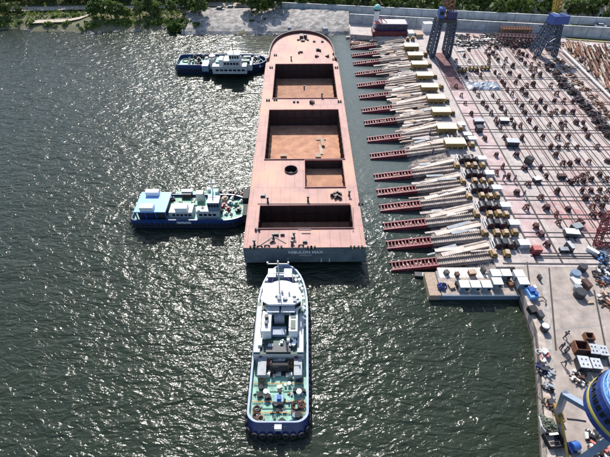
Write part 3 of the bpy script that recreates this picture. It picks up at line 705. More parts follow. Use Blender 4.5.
lettering('stern_lettering', 'MYKOLAIV', .42, (t.p(279, 433, 2.0).x, -14.55, 2.0), (R(55), 0, 0), M['lgrey'], A)
for s_ in (-1, 1): railing(A, [(s_*3.75, -5), (s_*3.75, 8)], 1.7, 1.0, M['lgrey'])
railing(A, [(-3.3, -.2), (-3.3, 5)], 4.5, .9); railing(A, [(3.3, -.2), (3.3, 5)], 4.5, .9)

# --- tug on the ship's port side, bow against the hull
Bt = thing('tugboat', 'dark blue tugboat with bright blue canopy at its stern, bow against the ship side', 'tugboat', (-24.7, 68.6, 0))
make_hull(Bt, 'x', 25.4, 8.6, 2.5, 1.7, 1.0, 6, M['dblue'], M['deckgreen'], rail_m=M['dblue'])
t = Tug(Bt)
cp = t.box('canopy', M['lblue'], 137.5, 192, 168.5, 212, 4.2, 4.45)
b = MB(); a, c, d, e = t.rect(138, 192, 168.5, 212, 4.3)
for x in (a+.15, (a*2+c)/3, (a+2*c)/3, c-.15):
    for y in (d+.15, e-.15): b.box(x, y, 1.7, .2, .2, 2.5)
b.build('post', M['blue'], cp)
t.box('stores_block', M['dark'], 140, 196, 166, 211.5, 1.7, 4.1)
for x in (143, 150.5): t.box('store_door', M['navy'], x-2.6, 211.2, x+2.6, 212.6, 1.7, 3.9)
for (x0, y0, x1, y1) in ((139.5, 203.5, 153, 208), (145.5, 189, 158.5, 192.5)): t.box('roof_box', M['white'], x0, y0, x1, y1, 4.45, 5.4)
t.box('deck_plate', M['midgreen'], 174, 191, 206, 205, 1.7, 1.95)
for (x, y) in ((186, 199), (196, 199), (201, 198.8)): t.box('slot_hatch', M['dgreen'], x-4, y-.6, x+4, y+.6, 1.95, 2.1)
cb = t.box('cabin', M['lgrey'], 170, 203.5, 193, 212.5, 1.7, 3.5, mtop=M['offwhite'])
t.box('cabin_roof', M['white'], 175, 203, 187, 208.5, 3.5, 4.6)
windows(Bt, Bt, t.p(172, 216, 2.5).x, t.p(192, 216, 2.5).x, t.rect(170, 203.5, 193, 212.5, 3.5)[2], 2.5, 5, 'x', .5)
b2 = t.box('vent_house', M['dark'], 182, 190.5, 191.5, 194.5, 1.7, 3.0); t.box('vent_roof', M['white'], 181.5, 189, 192, 191.5, 3.0, 3.3, parent=b2)
dk = t.box('deckhouse', M['lgrey'], 196.5, 206, 218, 211.5, 1.7, 4.0, mtop=M['offwhite'])
windows(Bt, Bt, t.p(199, 213, 3).x, t.p(217, 213, 3).x, t.rect(196.5, 206, 218, 211.5, 4.0)[2], 2.7, 4, 'x', .6)
wh = t.box('wheelhouse', M['bluegrey'], 207.5, 195.5, 219.5, 203, 4.0, 6.4, mtop=M['lgrey'])
a, c, d, e = t.rect(207.5, 195.5, 219.5, 203, 6.4); windows(Bt, wh, a+.1, c-.1, d, 5.2, 4, 'x', .8); windows(Bt, wh, d+.1, e-.1, c, 5.2, 3, 'y', .8)
t.box('wheelhouse_top', M['deckgreen'], 208.5, 188.5, 218, 196, 4.0, 6.0)
b = MB(); q = t.p(213, 192, 6); b.cyl(q.x, q.y, 6, .14, 3.6, 8); b.beam(q+Vector((-.9, 0, 2.6)), q+Vector((.9, 0, 2.6)), .1); b.box(q.x-.8, q.y+.4, 6, .6, .6, .7); b.cyl(q.x+.8, q.y-.3, 6, .3, .6, 10); b.build('mast', M['white'], Bt)
t.box('funnel', M['offwhite'], 196, 190, 203, 194, 1.7, 4.2)
lettering('name_board', '', .3, (0, 0, 0), (0, 0, 0), M['white'], Bt) if False else None
a, c, d, e = t.rect(180, 213, 194, 214, 1.6); b = MB(); b.box((a+c)/2, -4.36, 1.55, c-a, .1, .55); b.build('name_board', M['lgrey'], Bt)
random.seed(4)
for (x, y, m, s_) in ((225, 199, 'tan', 1.1), (224, 205, 'pinkred', .8), (228, 209, 'maroon', .9), (230, 203, 'bluegrey', .9), (235, 197, 'black', .8), (236, 204, 'midgreen', 1.0), (238, 210, 'dark', .9), (230, 193, 'black', .8), (233, 192, 'maroon', .6), (238, 193, 'black', .7), (242, 194, 'maroon', .6), (226, 213, 'offwhite', .6), (231, 213, 'white', .5), (173, 194, 'brown', .8), (171, 199, 'maroon', .9), (174, 200, 'black', .5), (177, 194, 'offwhite', .6), (193, 206, 'black', .6), (194, 201, 'offwhite', .5), (241, 201, 'offwhite', .6), (232, 198, 'white', .6)):
    q = t.p(x, y, 2.1); b = MB(); b.box(q.x, q.y, 1.7, s_*1.2, s_*.9, s_*.7, random.uniform(-.4, .4)); b.cyl(q.x+.1, q.y+.1, 1.7+s_*.7, s_*.35, .3, 10); b.build('deck_machine', M[m], Bt)
b = MB(); b.tube([t.p(230, 212, 2.6), t.p(233, 220, 1.2), t.p(235, 227, .3)], .09, 6); b.build('mooring_rope', M['tan'], Bt)
for (x, y) in ((221, 193), (221.5, 212), (246, 198), (245, 205)):
    q = t.p(x, y, 2); b = MB(); b.cyl(q.x, q.y, 1.7, .25, .9, 10); b.cyl(q.x, q.y, 2.6, .33, .1, 10); b.build('bitt', M['black'], Bt)
t.box('push_knee', M['black'], 243, 188.5, 249, 198, 1.7, 4.0); t.box('push_knee', M['black'], 243, 204, 249, 215, 1.7, 4.0)
railing(Bt, [(2.0, -2.9), (6.2, -2.9)], 4.0, .9)

# --- tug at the bow quarter, further up the river
Ct = thing('tugboat', 'dark blue tugboat with whitish superstructure lying beside the ship bow', 'tugboat', (-28.5, 142.8, 0))
make_hull(Ct, 'x', 30.5, 8.8, 2.9, 1.7, 1.6, 7, M['dblue'], M['deckgreen'], rail_m=M['dblue'])
t = Tug(Ct)
dk = t.box('deckhouse', M['lgrey'], 213, 60, 247, 66.5, 1.7, 4.2, mtop=M['offwhite'])
windows(Ct, Ct, t.p(216, 67, 3).x, t.p(246, 67, 3).x, t.rect(213, 60, 247, 66.5, 4.2)[2], 2.6, 7, 'x', .6)
ut = t.box('upper_house', M['lgrey'], 224, 55.5, 240.5, 61, 4.2, 6.4, mtop=M['offwhite'])
windows(Ct, ut, t.p(225, 61, 5).x, t.p(240, 61, 5).x, t.rect(224, 55.5, 240.5, 61, 6.4)[2], 5.1, 5, 'x', .7)
wh = t.box('wheelhouse', M['white'], 229, 50.5, 239.5, 55, 6.4, 8.3)
a, c, d, e = t.rect(229, 50.5, 239.5, 55, 8.3); windows(Ct, wh, a+.1, c-.1, d, 7.1, 4, 'x', .85); windows(Ct, wh, d+.1, e-.1, c, 7.1, 3, 'y', .85)
b = MB(); b.box((a+c)/2, (d+e)/2, 8.3, c-a+.5, e-d+.5, .15); b.build('roof', M['white'], wh)
b = MB(); q = t.p(233, 51.5, 9); b.cyl(q.x, q.y, 8.45, .12, 3.2, 8); b.beam(q+Vector((-1, 0, 2.2)), q+Vector((1, 0, 2.2)), .1); b.beam(q+Vector((-2.5, 0, .5)), q+Vector((2.5, 0, .5)), .14); b.build('mast', M['olive'], Ct)
for (x0, y0, x1, y1) in ((243.5, 55.5, 251, 57), (242, 59, 249.5, 61)): t.box('raft_cradle', M['dgreen'], x0, y0, x1, y1, 1.7, 4.6)
t.box('fore_house', M['offwhite'], 244, 57.5, 252.5, 65, 1.7, 3.6)
t.box('funnel', M['white'], 219, 56, 223, 60, 4.2, 6.6); t.box('side_house', M['deckgreen'], 216, 57.5, 221, 62, 1.7, 4.7)
fu = t.box('funnel', M['offwhite'], 209.5, 55, 214.5, 59, 1.7, 5.2); b = MB(); q = t.p(212, 57, 5.2); b.cyl(q.x, q.y, 5.2, 1.0, .5, 12); b.build('funnel_cap', mat('funnel_pink', (.55, .36, .36), .5), fu)
t.box('casing', M['bluegrey'], 202.5, 60, 209, 66, 1.7, 3.6)
b = MB(); q = t.p(186, 60.5, 1.9); b.torus((q.x, q.y, 1.85), (0, 0, 1), 1.2, .16, 16, 6); b.box(q.x+1.8, q.y, 1.7, 1.2, .8, .6); b.build('hawser_coil', M['dgreen'], Ct)
for (x, y, m, s_) in ((195, 57.5, 'black', .9), (199, 60, 'dark', 1.0), (201, 56, 'black', .8), (196, 62, 'offwhite', .7), (204, 57, 'dark', .8), (198, 65, 'brown', .8), (194, 60, 'dark', .6), (206, 59, 'offwhite', .6), (201, 64, 'black', .9), (255, 59, 'dark', 1.0), (257, 63, 'lgrey', .7), (259, 58, 'lgrey', .7), (261, 62, 'dark', .9), (255, 65, 'white', .5), (254, 61, 'black', .9), (260, 66, 'white', .4), (189, 63, 'offwhite', .5)):
    q = t.p(x, y, 2.1); b = MB(); b.box(q.x, q.y, 1.7, s_*1.3, s_, s_, random.uniform(-.4, .4)); b.cyl(q.x, q.y, 1.7+s_, s_*.4, .4, 8); b.build('deck_machine', M[m], Ct)
railing(Ct, [(-1, -3.3), (9, -3.3)], 4.2, .9)

random.seed(77)
def scatter(root, tt_, x0, y0, x1, y1, z, n, ms, sm=.5):
    for k in range(n):
        q = tt_.p(random.uniform(x0, x1), random.uniform(y0, y1), z+.2); b = MB(); s_ = random.uniform(.2, sm)
        if k % 3 == 0: b.cyl(q.x, q.y, z, s_*.5, s_*1.4, 8); b.cyl(q.x, q.y, z+s_*1.4, s_*.75, s_*.3, 8)
        elif k % 3 == 1: b.box(q.x, q.y, z, s_*1.6, s_, s_*.8, random.choice((0, 0, 1.57, .3)))
        else: b.tube([(q.x-s_, q.y, z+.1), (q.x+s_, q.y+.2, z+.12)], .09, 6); b.box(q.x, q.y, z, s_*.5, s_*.5, s_*1.5)
        b.build('deck_fitting', M[random.choice(ms)], root)
ta, tb_, tc_ = Tug(A), Tug(Bt), Tug(Ct)
scatter(A, ta, 258, 336, 301, 346, 4.22, 14, ['white', 'lgrey', 'dark', 'bluegrey', 'offwhite'])
scatter(A, ta, 255, 380, 304, 398, 1.72, 18, ['dark', 'black', 'midgreen', 'offwhite', 'grey', 'olive'])
scatter(A, ta, 255, 400, 304, 420, 1.72, 18, ['dark', 'black', 'midgreen', 'grey', 'brown', 'bluegrey'])
scatter(A, ta, 267, 352, 293, 377, 1.72, 20, ['pinkred', 'blue', 'white', 'dark', 'offwhite', 'black', 'olive'], .7)
scatter(A, ta, 266, 287, 298, 300, 7.76, 7, ['grey', 'white', 'dark'], .4)
scatter(Bt, tb_, 172, 191, 206, 203, 1.97, 18, ['dark', 'dgreen', 'offwhite', 'brown', 'white', 'midgreen'])
scatter(Bt, tb_, 198, 206, 216, 210, 4.02, 7, ['white', 'grey', 'dark'])
scatter(Bt, tb_, 222, 193, 243, 212, 1.72, 18, ['dark', 'black', 'maroon', 'offwhite', 'tan', 'midgreen'], .6)
scatter(Ct, tc_, 183, 57, 212, 66, 1.72, 18, ['dark', 'black', 'offwhite', 'brown', 'dgreen'], .7)
scatter(Ct, tc_, 215, 60, 246, 63, 4.22, 12, ['white', 'dark', 'midgreen', 'grey'], .7)
scatter(Ct, tc_, 250, 57, 262, 66, 1.72, 12, ['dark', 'black', 'offwhite', 'bluegrey'], .7)
railing(Ct, [(-3, .2), (3, .2)], 6.4, .9)

# ------------------------------------------------------------------ slipways
ORD = ['first', 'second', 'third', 'fourth', 'fifth', 'sixth', 'seventh', 'eighth', 'ninth', 'tenth', 'eleventh', 'twelfth', 'thirteenth', 'fourteenth', 'fifteenth', 'last']
def make_beam():
    r = thing('launch_beam', 'x', 'launch beam', (16.9, 0, 0), 0, 'maroon launch beams reaching into the water')
    for s_ in (-.95, .95):
        b = MB(); b.beam((0, s_, -.05), (9.3, s_+.4, 1.0), .3, .95); b.build('girder', M['maroon'], r)
    b = MB(); b.beam((.3, 0, -.2), (9.2, .4, .8), 1.5, .1); b.build('bottom_plate', M['maroon'], r)
    b = MB()
    for k in range(13):
        t_ = (k+.5)/13; x = 9.3*t_; b.box(x, .4*t_, -.1+1.05*t_, .22, 1.48, .45)
    b.build('cross_bars', M['maroon'], r)
    b = MB()
    for k in (2, 3, 5, 6, 8): b.box(.9+k*.82, .04*k,   .38+.088*k, .3, .45, .12, .2)
    b.build('walkway', M['tan'], r)
    return r
def make_track():
    r = thing('slipway_track', 'x', 'slipway track', (26.0, 0, 0), 0, 'toothed slipway tracks behind the launch beams')
    b = MB(); b.beam((0, .45, .72), (10.6, .75, 2.22), 2.2, .3); b.build('track_slab', M['slipconc'], r)
    for s_ in (-.72, .72):
        b = MB(); b.beam((0, .42+s_, 1.15), (10.8, .75+s_, 2.6), .3, .4)
        for k in range(26):
            t_ = k/26; b.box(10.8*t_+.2, .42+.33*t_+s_, 1.33+1.45*t_, .2, .58, .18)
        b.build('toothed_rail', M['slipconc'], r)
    return r
M['runner'] = mat('pale_runner', (.57, .485, .42), .8, var=.25, scale=1.0)
def make_ramp():
    r = thing('slip_runner', 'x', 'slip runner', (27, 0, 0), 0, 'smooth concrete runners fanning out between the tracks')
    b = MB(); b.beam((.2, 1.9, 1.35), (9.6, 3.6, 2.6), 1.0, .55); b.build('runner', M['runner'], r)
    b = MB(); b.beam((1.6, 3.3, 1.35), (9.6, 4.6, 2.55), .42, .5); b.build('side_beam', M['slipconc'], r)
    for k in range(6): b = MB(); b.box(.8+k*1.6, 2.05+k*.34, .3, .5, .8, 1.25+.19*k); b.build('support', M['slipconc'], r)
    return r
pb, pt_, pr_ = make_beam(), make_track(), make_ramp()
for i, Y in enumerate(ROWS):
    k = ORD[15-i] if i else 'farthest'
    if i == 15: k = 'nearest'
    for proto, lab in ((pb, f'maroon launch beam dipping into the water, {k} counted from the pontoon'), (pt_, f'pale toothed double track, {k} counted from the pontoon'), (pr_, f'smooth pale concrete runner beside a track, {k} counted from the pontoon')):
        if i == 0: proto.location.y = Y; proto['label'] = lab
        else: dup(proto, (proto.location.x, Y, 0), label=lab)
# loose slabs and boards lying between the tracks, mostly at the far end
random.seed(21)
pal = [M['slipconc'], M['runner'], M['tan'], mat('bleached_board', (.50, .43, .38), .8, var=.3), M['grey']]
def slab(x, y, z, l, wd, a, m, tilt=.06):
    b = MB(); b.box(0, 0, 0, l, wd, .16, 0); o = b.build('concrete_slab' if m in pal[:2] else 'timber_board', m)
    o.location = (x, y, z); o.rotation_euler = (random.uniform(-.03, .03), -tilt, a)
    return tag(o, 'pale weathered slab lying between the slipway tracks' if o.name.startswith('concrete') else 'long weathered board lying between the slipway tracks', 'slab' if o.name.startswith('concrete') else 'board', 'slabs and boards strewn between the slipway tracks')
for i, Y in enumerate(ROWS):
    gap = (ROWS[i-1]-Y) if i else 7
    for k in range(13 if i < 10 else 4):
        x = random.uniform(26, 35.5); y = Y+random.uniform(1.9, gap-1.2)
        slab(x, y, 1.0+(x-25)*.145+random.uniform(0, .25), random.uniform(2, 6.5), random.uniform(.3, .9), random.uniform(-.05, .28), random.choice(pal))
# small people standing among the tracks come further down

def make_winch():
    r = thing('winch', 'x', 'winch', (37.2, 0, 2.5), 0, 'dark red open winches behind the slipway tracks')
    b = MB(); b.box(2.2, 0, 0, 4.8, 2.0, .3); b.build('bed_frame', M['dark'], r)
    for x in (.9, 3.3):
        b = MB(); b.tube([(x-.1, -.75, .9), (x-.1, .75, .9)], .62, 14); 
        b.build('drum', M['dark'], r)
        for s_ in (-.85, .85):
            b = MB(); b.torus((x, s_, .85), (0, 1, 0), .62, .13, 16, 6); b.tube([(x, s_-.08, .85), (x, s_+.08, .85)], .4, 12); b.build('gear_wheel', M['dmaroon'], r)
    b = MB(); b.box(2.15, .2, .3, .9, 1.3, 1.0); b.build('gearbox', M['dark'], r); b = MB(); b.box(4.45, -.2, .3, .6, 1.2, .9); b.build('gearbox', M['dark'], r)
    b = MB(); b.beam((-.2, -1.05, .35), (-.2, 1.3, .5), .14); b.beam((-.2, -1.05, 1.3), (-.2, 1.3, 1.3), .12); b.beam((-.2, -1.05, .1), (-.2, -1.05, 1.3), .12); b.beam((-.2, 1.3, .1), (-.2, 1.3, 1.3), .12)
    b.build('guard_frame', M['white'], r)
    return r
def make_trolley():
    r = thing('launch_trolley', 'x', 'trolley', (0, 0, 2.6), 0, 'weathered yellow launch trolleys on the tracks')
    b = MB(); b.box(0, 0, .35, 1.5, 1.7, .5); b.box(0, 0, .85, 1.15, 1.2, .35); b.build('body', M['olive'], r)
    b = MB(); b.box(0, 0, 1.2, .85, 1.3, .2); b.build('cradle_block', M['tan'], r)
    for x in (-.5, .5):
        for y in (-.78, .78):
            b = MB(); b.tube([(x, y-.09, .3), (x, y+.09, .3)], .3, 10); b.build('wheel', M['dark'], r)
    return r
def make_cover():
    r = thing('winch_cover', 'x', 'winch cover', (0, 0, 2.5), 0, 'beige sheet covers over the winches')
    b = MB(); b.box(0, 0, .75, 4.9, 2.45, 1.05); b.build('wall', M['olive'], r)
    b = MB(); b.box(0, 0, 1.8, 5.15, 2.7, .16)
    for k in range(7): b.box(-2.3+k*.766, 0, 1.96, .05, 2.68, .05)
    b.build('roof', M['beige'], r)
    for x in (-2.2, -.75, .75, 2.2):
        b = MB(); b.box(x, -1.05, 0, .25, .25, .8); b.box(x, 1.05, 0, .25, .25, .8); b.build('post', M['yellow'], r)
    return r
pw, ptl, pc = make_winch(), make_trolley(), make_cover()
covers = [(403, 42.5, 420, 47.7), (407, 51, 424, 56.2), (410.7, 60, 428.4, 65.4), (414.6, 70.5, 435.2, 76.9), (419.2, 82, 439.8, 88.4), (425.4, 92.8, 446.7, 100.1), (430.2, 105.7, 452.5, 113.3), (436, 121, 458, 131), (442.6, 135, 467.4, 146.6)]
for i, c in enumerate(covers):
    a0, a1, d, e = rect(*c, 4.4)
    lab = f'beige sheet cover over a winch, {ORD[i]} in the row counted from the blue roofed house'
    if i == 8: lab = 'beige sheet winch cover at the near end of its row, next to open winches'
    o = pc if i == 0 else dup(pc)
    o.location = ((a0+a1)/2, (d+e)/2, 2.5); o['label'] = lab
first = True; cabs = []
for i in range(9, 16):
    Y = ROWS[i]
    o = pw if first else dup(pw); first = False
    o.location = (37.4+.1*(i % 3), Y+3.4, 2.5); o['label'] = f'dark red open winch with big gear wheels, {ORD[15-i]} counted from the pontoon'
    cabs.append((43.3, Y+3.3))
first = True
random.seed(31)
for i, Y in enumerate(ROWS):
    spots = [36.6, 39.2, 41.0, 42.8] if i >= 9 else [36.4, 38.2, 40.0, 41.7]
    if i == 15: spots = [36.8, 39.4]
    if i < 2: spots = spots[1:3]
    for x in spots:
        o = ptl if first else dup(ptl); first = False
        o.location = (x+random.uniform(-.2, .2), Y+.85+(0 if i >= 9 else .1), 2.62); o.rotation_euler.z = random.uniform(-.12, .12); o.scale = (random.uniform(.75, .95), random.uniform(.75, .95), random.uniform(.7, 1))
        o['label'] = 'weathered yellow launch trolley on a slipway track head' if i >= 9 else 'weathered yellow launch trolley in front of a beige winch cover'
        o['group'] = 'yellow launch trolleys by the open winches' if i >= 9 else 'yellow launch trolleys by the beige covers'
def make_cabinet():
    r = thing('control_cabinet', 'x', 'cabinet', (0, 0, 2.5), 0, 'white control cabinets between winches and crane track')
    b = MB(); b.box(0, 0, 0, 1.9, 1.3, 1.15); b.build('body', M['grey'], r)
    b = MB(); b.box(0, 0, 1.15, 2.1, 1.5, .14); b.build('roof', M['white'], r)
    b = MB(); b.box(-.45, -.68, .1, .8, .06, .95); b.build('door', M['lgrey'], r); b = MB(); b.box(.45, -.68, .1, .8, .06, .95); b.build('door', M['lgrey'], r)
    return r
pk = make_cabinet(); first = True
for i, (x, y) in enumerate(cabs+[(42.6, 92.0+3.6), (42.3, 100.5)]):
    o = pk if first else dup(pk); first = False; o.location = (x, y, 2.5)
    o['label'] = f'white roofed control cabinet right of the winches, {ORD[len(cabs)+1-i] if i < len(cabs) else ("second farthest" if i == len(cabs) else "farthest")} in the row' if False else ('white roofed control cabinet between the winches and the crane track')

# ------------------------------------------------------------------ keel trestles all over the yard
def Zr(x0, y0, s_, l): return [(x0+x/s_, y0+y/s_) for x, y in l]
blk = Zr(440, 40, 6.53, [(325,50),(365,45),(390,50),(300,80),(345,85),(320,100),(365,110),(380,130),(430,130),(320,130),(320,155),(415,175),(475,170),(455,215),(520,235),(495,275),(360,210),(385,235),(240,205),(265,235),(160,100),(190,135),(105,135),(190,60),(405,270),(440,325),(470,355),(500,400),(535,325),(560,355),(535,435),(280,410),(250,360),(345,360),(380,405),(400,440),(305,440),(140,360),(165,410),(105,300),(125,180),(150,215),(175,240),(505,105),(530,125),(555,155),(465,50),(480,75),(440,30),(490,45),(515,80),(540,90),(570,100),(225,325),(420,290)])
blk += Zr(520, 40, 6.53, [(95,115),(125,155),(35,155),(75,160),(70,195),(100,195),(85,235),(130,230),(230,230),(200,300),(262,295),(240,350),(340,345),(225,395),(285,400),(85,290),(45,295),(30,350),(165,440),(135,395),(70,400),(345,400),(15,325),(180,190),(395,395)])
blk += Zr(450, 100, 7.02, [(105,15),(335,15),(470,15),(505,45),(525,85),(360,55),(390,85),(260,60),(290,90),(150,95),(320,140),(330,165),(355,200),(210,215),(430,135),(450,180),(495,180),(385,265),(505,265),(245,268),(325,385),(465,385),(555,145),(555,430)])
blk += Zr(530, 100, 7.02, [(40,200),(90,260),(145,330),(200,330),(195,260),(270,255),(255,325),(330,330),(405,255),(470,330),(180,385),(335,425),(415,430),(280,445),(230,445),(545,425),(540,250),(215,165),(225,195),(245,165),(135,175),(385,200),(460,150),(480,190),(300,85),(400,70),(180,80),(235,80),(145,100),(165,10),(235,10),(65,85),(40,50),(100,50),(325,155),(375,155),(340,10)])
blk += Zr(450, 160, 7.02, [(325,85),(370,50),(410,115),(470,225),(535,335),(525,55),(550,165),(550,10)])
blk += Zr(530, 160, 7.02, [(75,55),(115,110),(230,35),(285,35),(190,220),(75,260),(270,340),(115,335),(285,150),(320,140),(365,110),(375,145),(400,100),(430,135),(490,100),(530,140),(365,215),(390,265),(430,210),(490,210),(470,270),(530,270),(505,325),(440,325),(445,380),(505,380),(550,215),(535,420),(495,390),(185,380),(350,435),(200,435),(405,10)])
blk += Zr(490, 215, 5.083, [(235,55),(258,95),(290,150),(345,45),(465,50)])
pts = []
for p in blk:
    if all(math.hypot(p[0]-q[0], p[1]-q[1]) > 2.6 for q in pts): pts.append(p)
def trestle_mesh(v):
    b = MB(); h = .95+.15*v
    for sx in (-1, 1):
        for sy in (-1, 1): b.beam((sx*.58, sy*.45, 0), (sx*.38, sy*.3, h), .26)
    b.box(0, 0, .28, .95, .7, h-.4, 0, 0, .8, .8); b.box(0, 0, h-.05, 1.1, .85, .22)
    if v == 0:
        b = MB(); h = 1.15
        for sx in (-1, 1):
            for sy in (-1, 1): b.beam((sx*.6, sy*.48, 0), (sx*.3, sy*.22, h), .2)
            b.beam((sx*.5, -.4, .3), (sx*.5, .4, .3), .14)
        b.beam((-.55, -.42, .3), (.55, -.42, .3), .14); b.beam((-.55, .42, .3), (.55, .42, .3), .14); b.box(0, 0, h-.06, 1.15, .7, .26)
    if v != 1: b.box(0, 0, h+.16, .6, .38, .2, .3)
    return b.mesh('keel_trestle', [M['trestle'], M['dmaroon'], M['brown']][v])
M['trestle'] = mat('dark_brown_steel', (.12, .045, .04), .7, var=.5, scale=2)
tms = [trestle_mesh(v) for v in range(3)]
random.seed(9)
for i, p in enumerate(pts):
    v = (0, 0, 1, 1, 2)[random.randrange(5)]; q = g(*p, 3.0); o = obj('keel_trestle', tms[v]); o.location = (q.x, q.y, ZY+.006)
    s_ = random.uniform(.65, .95); o.scale = (s_, s_*random.uniform(.8, 1.15), random.uniform(.7, 1.1)); o.rotation_euler = (0, 0, random.choice((0, math.pi/2))+random.uniform(-.35, .35))
    kind = ('open legged brown', 'solid dark maroon', 'tall rusty brown')[v]
    tag(o, f'{kind} steel keel trestle standing on the pink concrete yard', 'trestle', f'{kind} keel trestles scattered over the yard')

# heaps and loose objects on the yard
def heap(name, label, cat, px, py, r, h, mats, n=14, seed=1, group=None, long=1.0):
    rd = random.Random(seed); c = g(px, py, ZY); root = thing(name, label, cat, (c.x, c.y, ZY), 0, group)
    for m in mats:
        b = MB()
        for i in range(int(n*1.7)):
            a = rd.uniform(0, 6.3); q = rd.random()**.6*r; s_ = rd.uniform(.18, .6)
            if i % 4 == 1:
                e = rd.uniform(0, 6.3); x_, y_, z_ = q*math.cos(a)*long, q*math.sin(a), rd.uniform(.05, .35); l_ = rd.uniform(.4, 1.1); b.tube([(x_, y_, z_), (x_+l_*math.cos(e), y_+l_*math.sin(e), z_+rd.uniform(0, .35))], rd.uniform(.05, .16), 6)
            elif i % 5 == 2: b.cyl(q*math.cos(a)*long, q*math.sin(a), 0, s_*.5, s_*.9, 8)
            elif i % 7 == 3: b.torus((q*math.cos(a)*long, q*math.sin(a), .15), (rd.uniform(-.4, .4), rd.uniform(-.4, .4), 1), s_*.7, .09, 10, 5)
            else: b.box(q*math.cos(a)*long, q*math.sin(a), rd.uniform(0, h*(1-q/r*.7)), s_*1.6, s_*.8, s_*.6, rd.uniform(0, 3))
        b.build('piece', m, root)['kind'] = 'stuff'
    return root
def tarp(name, label, cat, px0, py0, px1, py1, h, m, seed=0, group=None):
    a, c, d, e = rect(px0, py0, px1, py1, ZY); root = MB(); rd = random.Random(seed); vs = []; nx, ny = 14, 8
    for j in range(ny+1):
        for i in range(nx+1):
            u, v = i/nx, j/ny; ed = min(1, 5*min(u, 1-u, v, 1-v)*1.4)
            vs.append(((a-c)/2+(c-a)*u+rd.uniform(-.15, .15), (d-e)/2+(e-d)*v+rd.uniform(-.12, .12), max(.02, ed*h*rd.uniform(.45, 1.1))))
    root.add(vs, [(j*(nx+1)+i, j*(nx+1)+i+1, (j+1)*(nx+1)+i+1, (j+1)*(nx+1)+i) for j in range(ny) for i in range(nx)])
    o = root.build(name, m); o.location = ((a+c)/2, (d+e)/2, ZY); return tag(o, label, cat, group)
M['sheet'] = mat('silvery_plastic_sheet', (.42, .46, .52), .3, var=.45, scale=1.4, col2=(.10, .11, .14))
tarp('plastic_sheet', 'crumpled silvery plastic sheet over parts on the upper yard', 'tarpaulin', 467, 82, 500, 90, .7, M['sheet'], 3)
for k, (x, y) in enumerate(((462, 70.5), (473, 69), (485, 68.5))):
    q = g(x, y, 3); r = thing('yellow_cradle', ['dark yellow steel cradle at the left end of its row of three', 'dark yellow steel cradle in the middle of its row of three', 'dark yellow steel cradle at the right end of its row of three'][k], 'cradle', (q.x, q.y, ZY), 0, 'row of dark yellow cradles on the upper yard')
    b = MB(); b.box(0, 0, .5, 3.2, 1.1, .5); b.build('frame', M['olive'], r)
    for s_ in (-1.2, 0, 1.2): b = MB(); b.box(s_, 0, 0, .4, 1.2, .5); b.box(s_, 0, 1.0, .3, .7, .5); b.build('leg', M['dark'], r)
def cart(label, px, py, sx, sy, h, mtop, rz=0, cat='hand cart'):
    q = g(px, py, ZY+h/2); r = thing('tool_cart', label, cat, (q.x, q.y, ZY), rz)
    b = MB(); b.box(0, 0, .35, sx, sy, h-.35); b.build('body', M['dark'], r)
    b = MB(); b.box(0, 0, h, sx*1.04, sy*1.04, .1); b.build('top', mtop, r)
    for x in (-sx*.35, sx*.35):
        b = MB(); b.tube([(x, -sy/2-.02, .22), (x, sy/2+.02, .22)], .22, 10); b.build('wheel', M['black'], r)
    return r
cart('flat cart with grey white top among trestles on the left of the yard', 478.5, 122, 2.6, 1.5, 1.2, M['lgrey'])
cart('dark cart standing at the left track below the grey cart', 479, 129, 1.6, 1.6, 1.5, M['dark'], .1)
cart('low cart with a pale top right of the grey cart', 504, 121, 2.4, 1.5, 1.0, M['white'], -.05)
cart('long black cart with a pale grey top in the middle of the yard', 512, 143, 3.0, 1.9, 1.5, M['lgrey'], -.08)
cart('black square box cart at the rails below the long cart', 529, 160.5, 1.5, 1.5, 1.6, M['black'], .5)
cart('white and blue box trolley on the red stained concrete', 537, 180, 1.7, 1.2, 1.0, M['white'], .2)
cart('dark cart with a white flap beside the wide rail crossing', 571, 233.5, 2.6, 1.5, 1.3, M['white'], -.1)
cart('dark low cart on the pink slabs at the upper right', 561.5, 176.5, 1.9, 1.0, .9, M['brown'])
cart('grey topped cart beside the red paint spill', 576, 228, 2.0, 1.4, 1.5, M['grey'], .3)
cart('pale bench like cart on the pink bay near the lower rails', 569.5, 247, .7, 1.9, 1.3, M['lgrey'], .15)
cart('small grey cart on the pink bay near the lower rails', 563.5, 250, 1.6, .9, .7, M['grey'], .0)
for px, py, lab in ((536, 250.5, 'red steel bin at the foot of the crane track'),):
    q = g(px, py, 3.2); r = thing('steel_bin', lab, 'bin', (q.x, q.y, ZY))
    b = MB(); b.box(0, 0, 0, 1.5, 1.2, 1.5, 0, 0, 1.15, 1.15); b.build('body', M['maroon'], r); b = MB(); b.box(0, 0, 1.5, 1.55, 1.25, .08); b.build('lid', M['pinkred'], r)

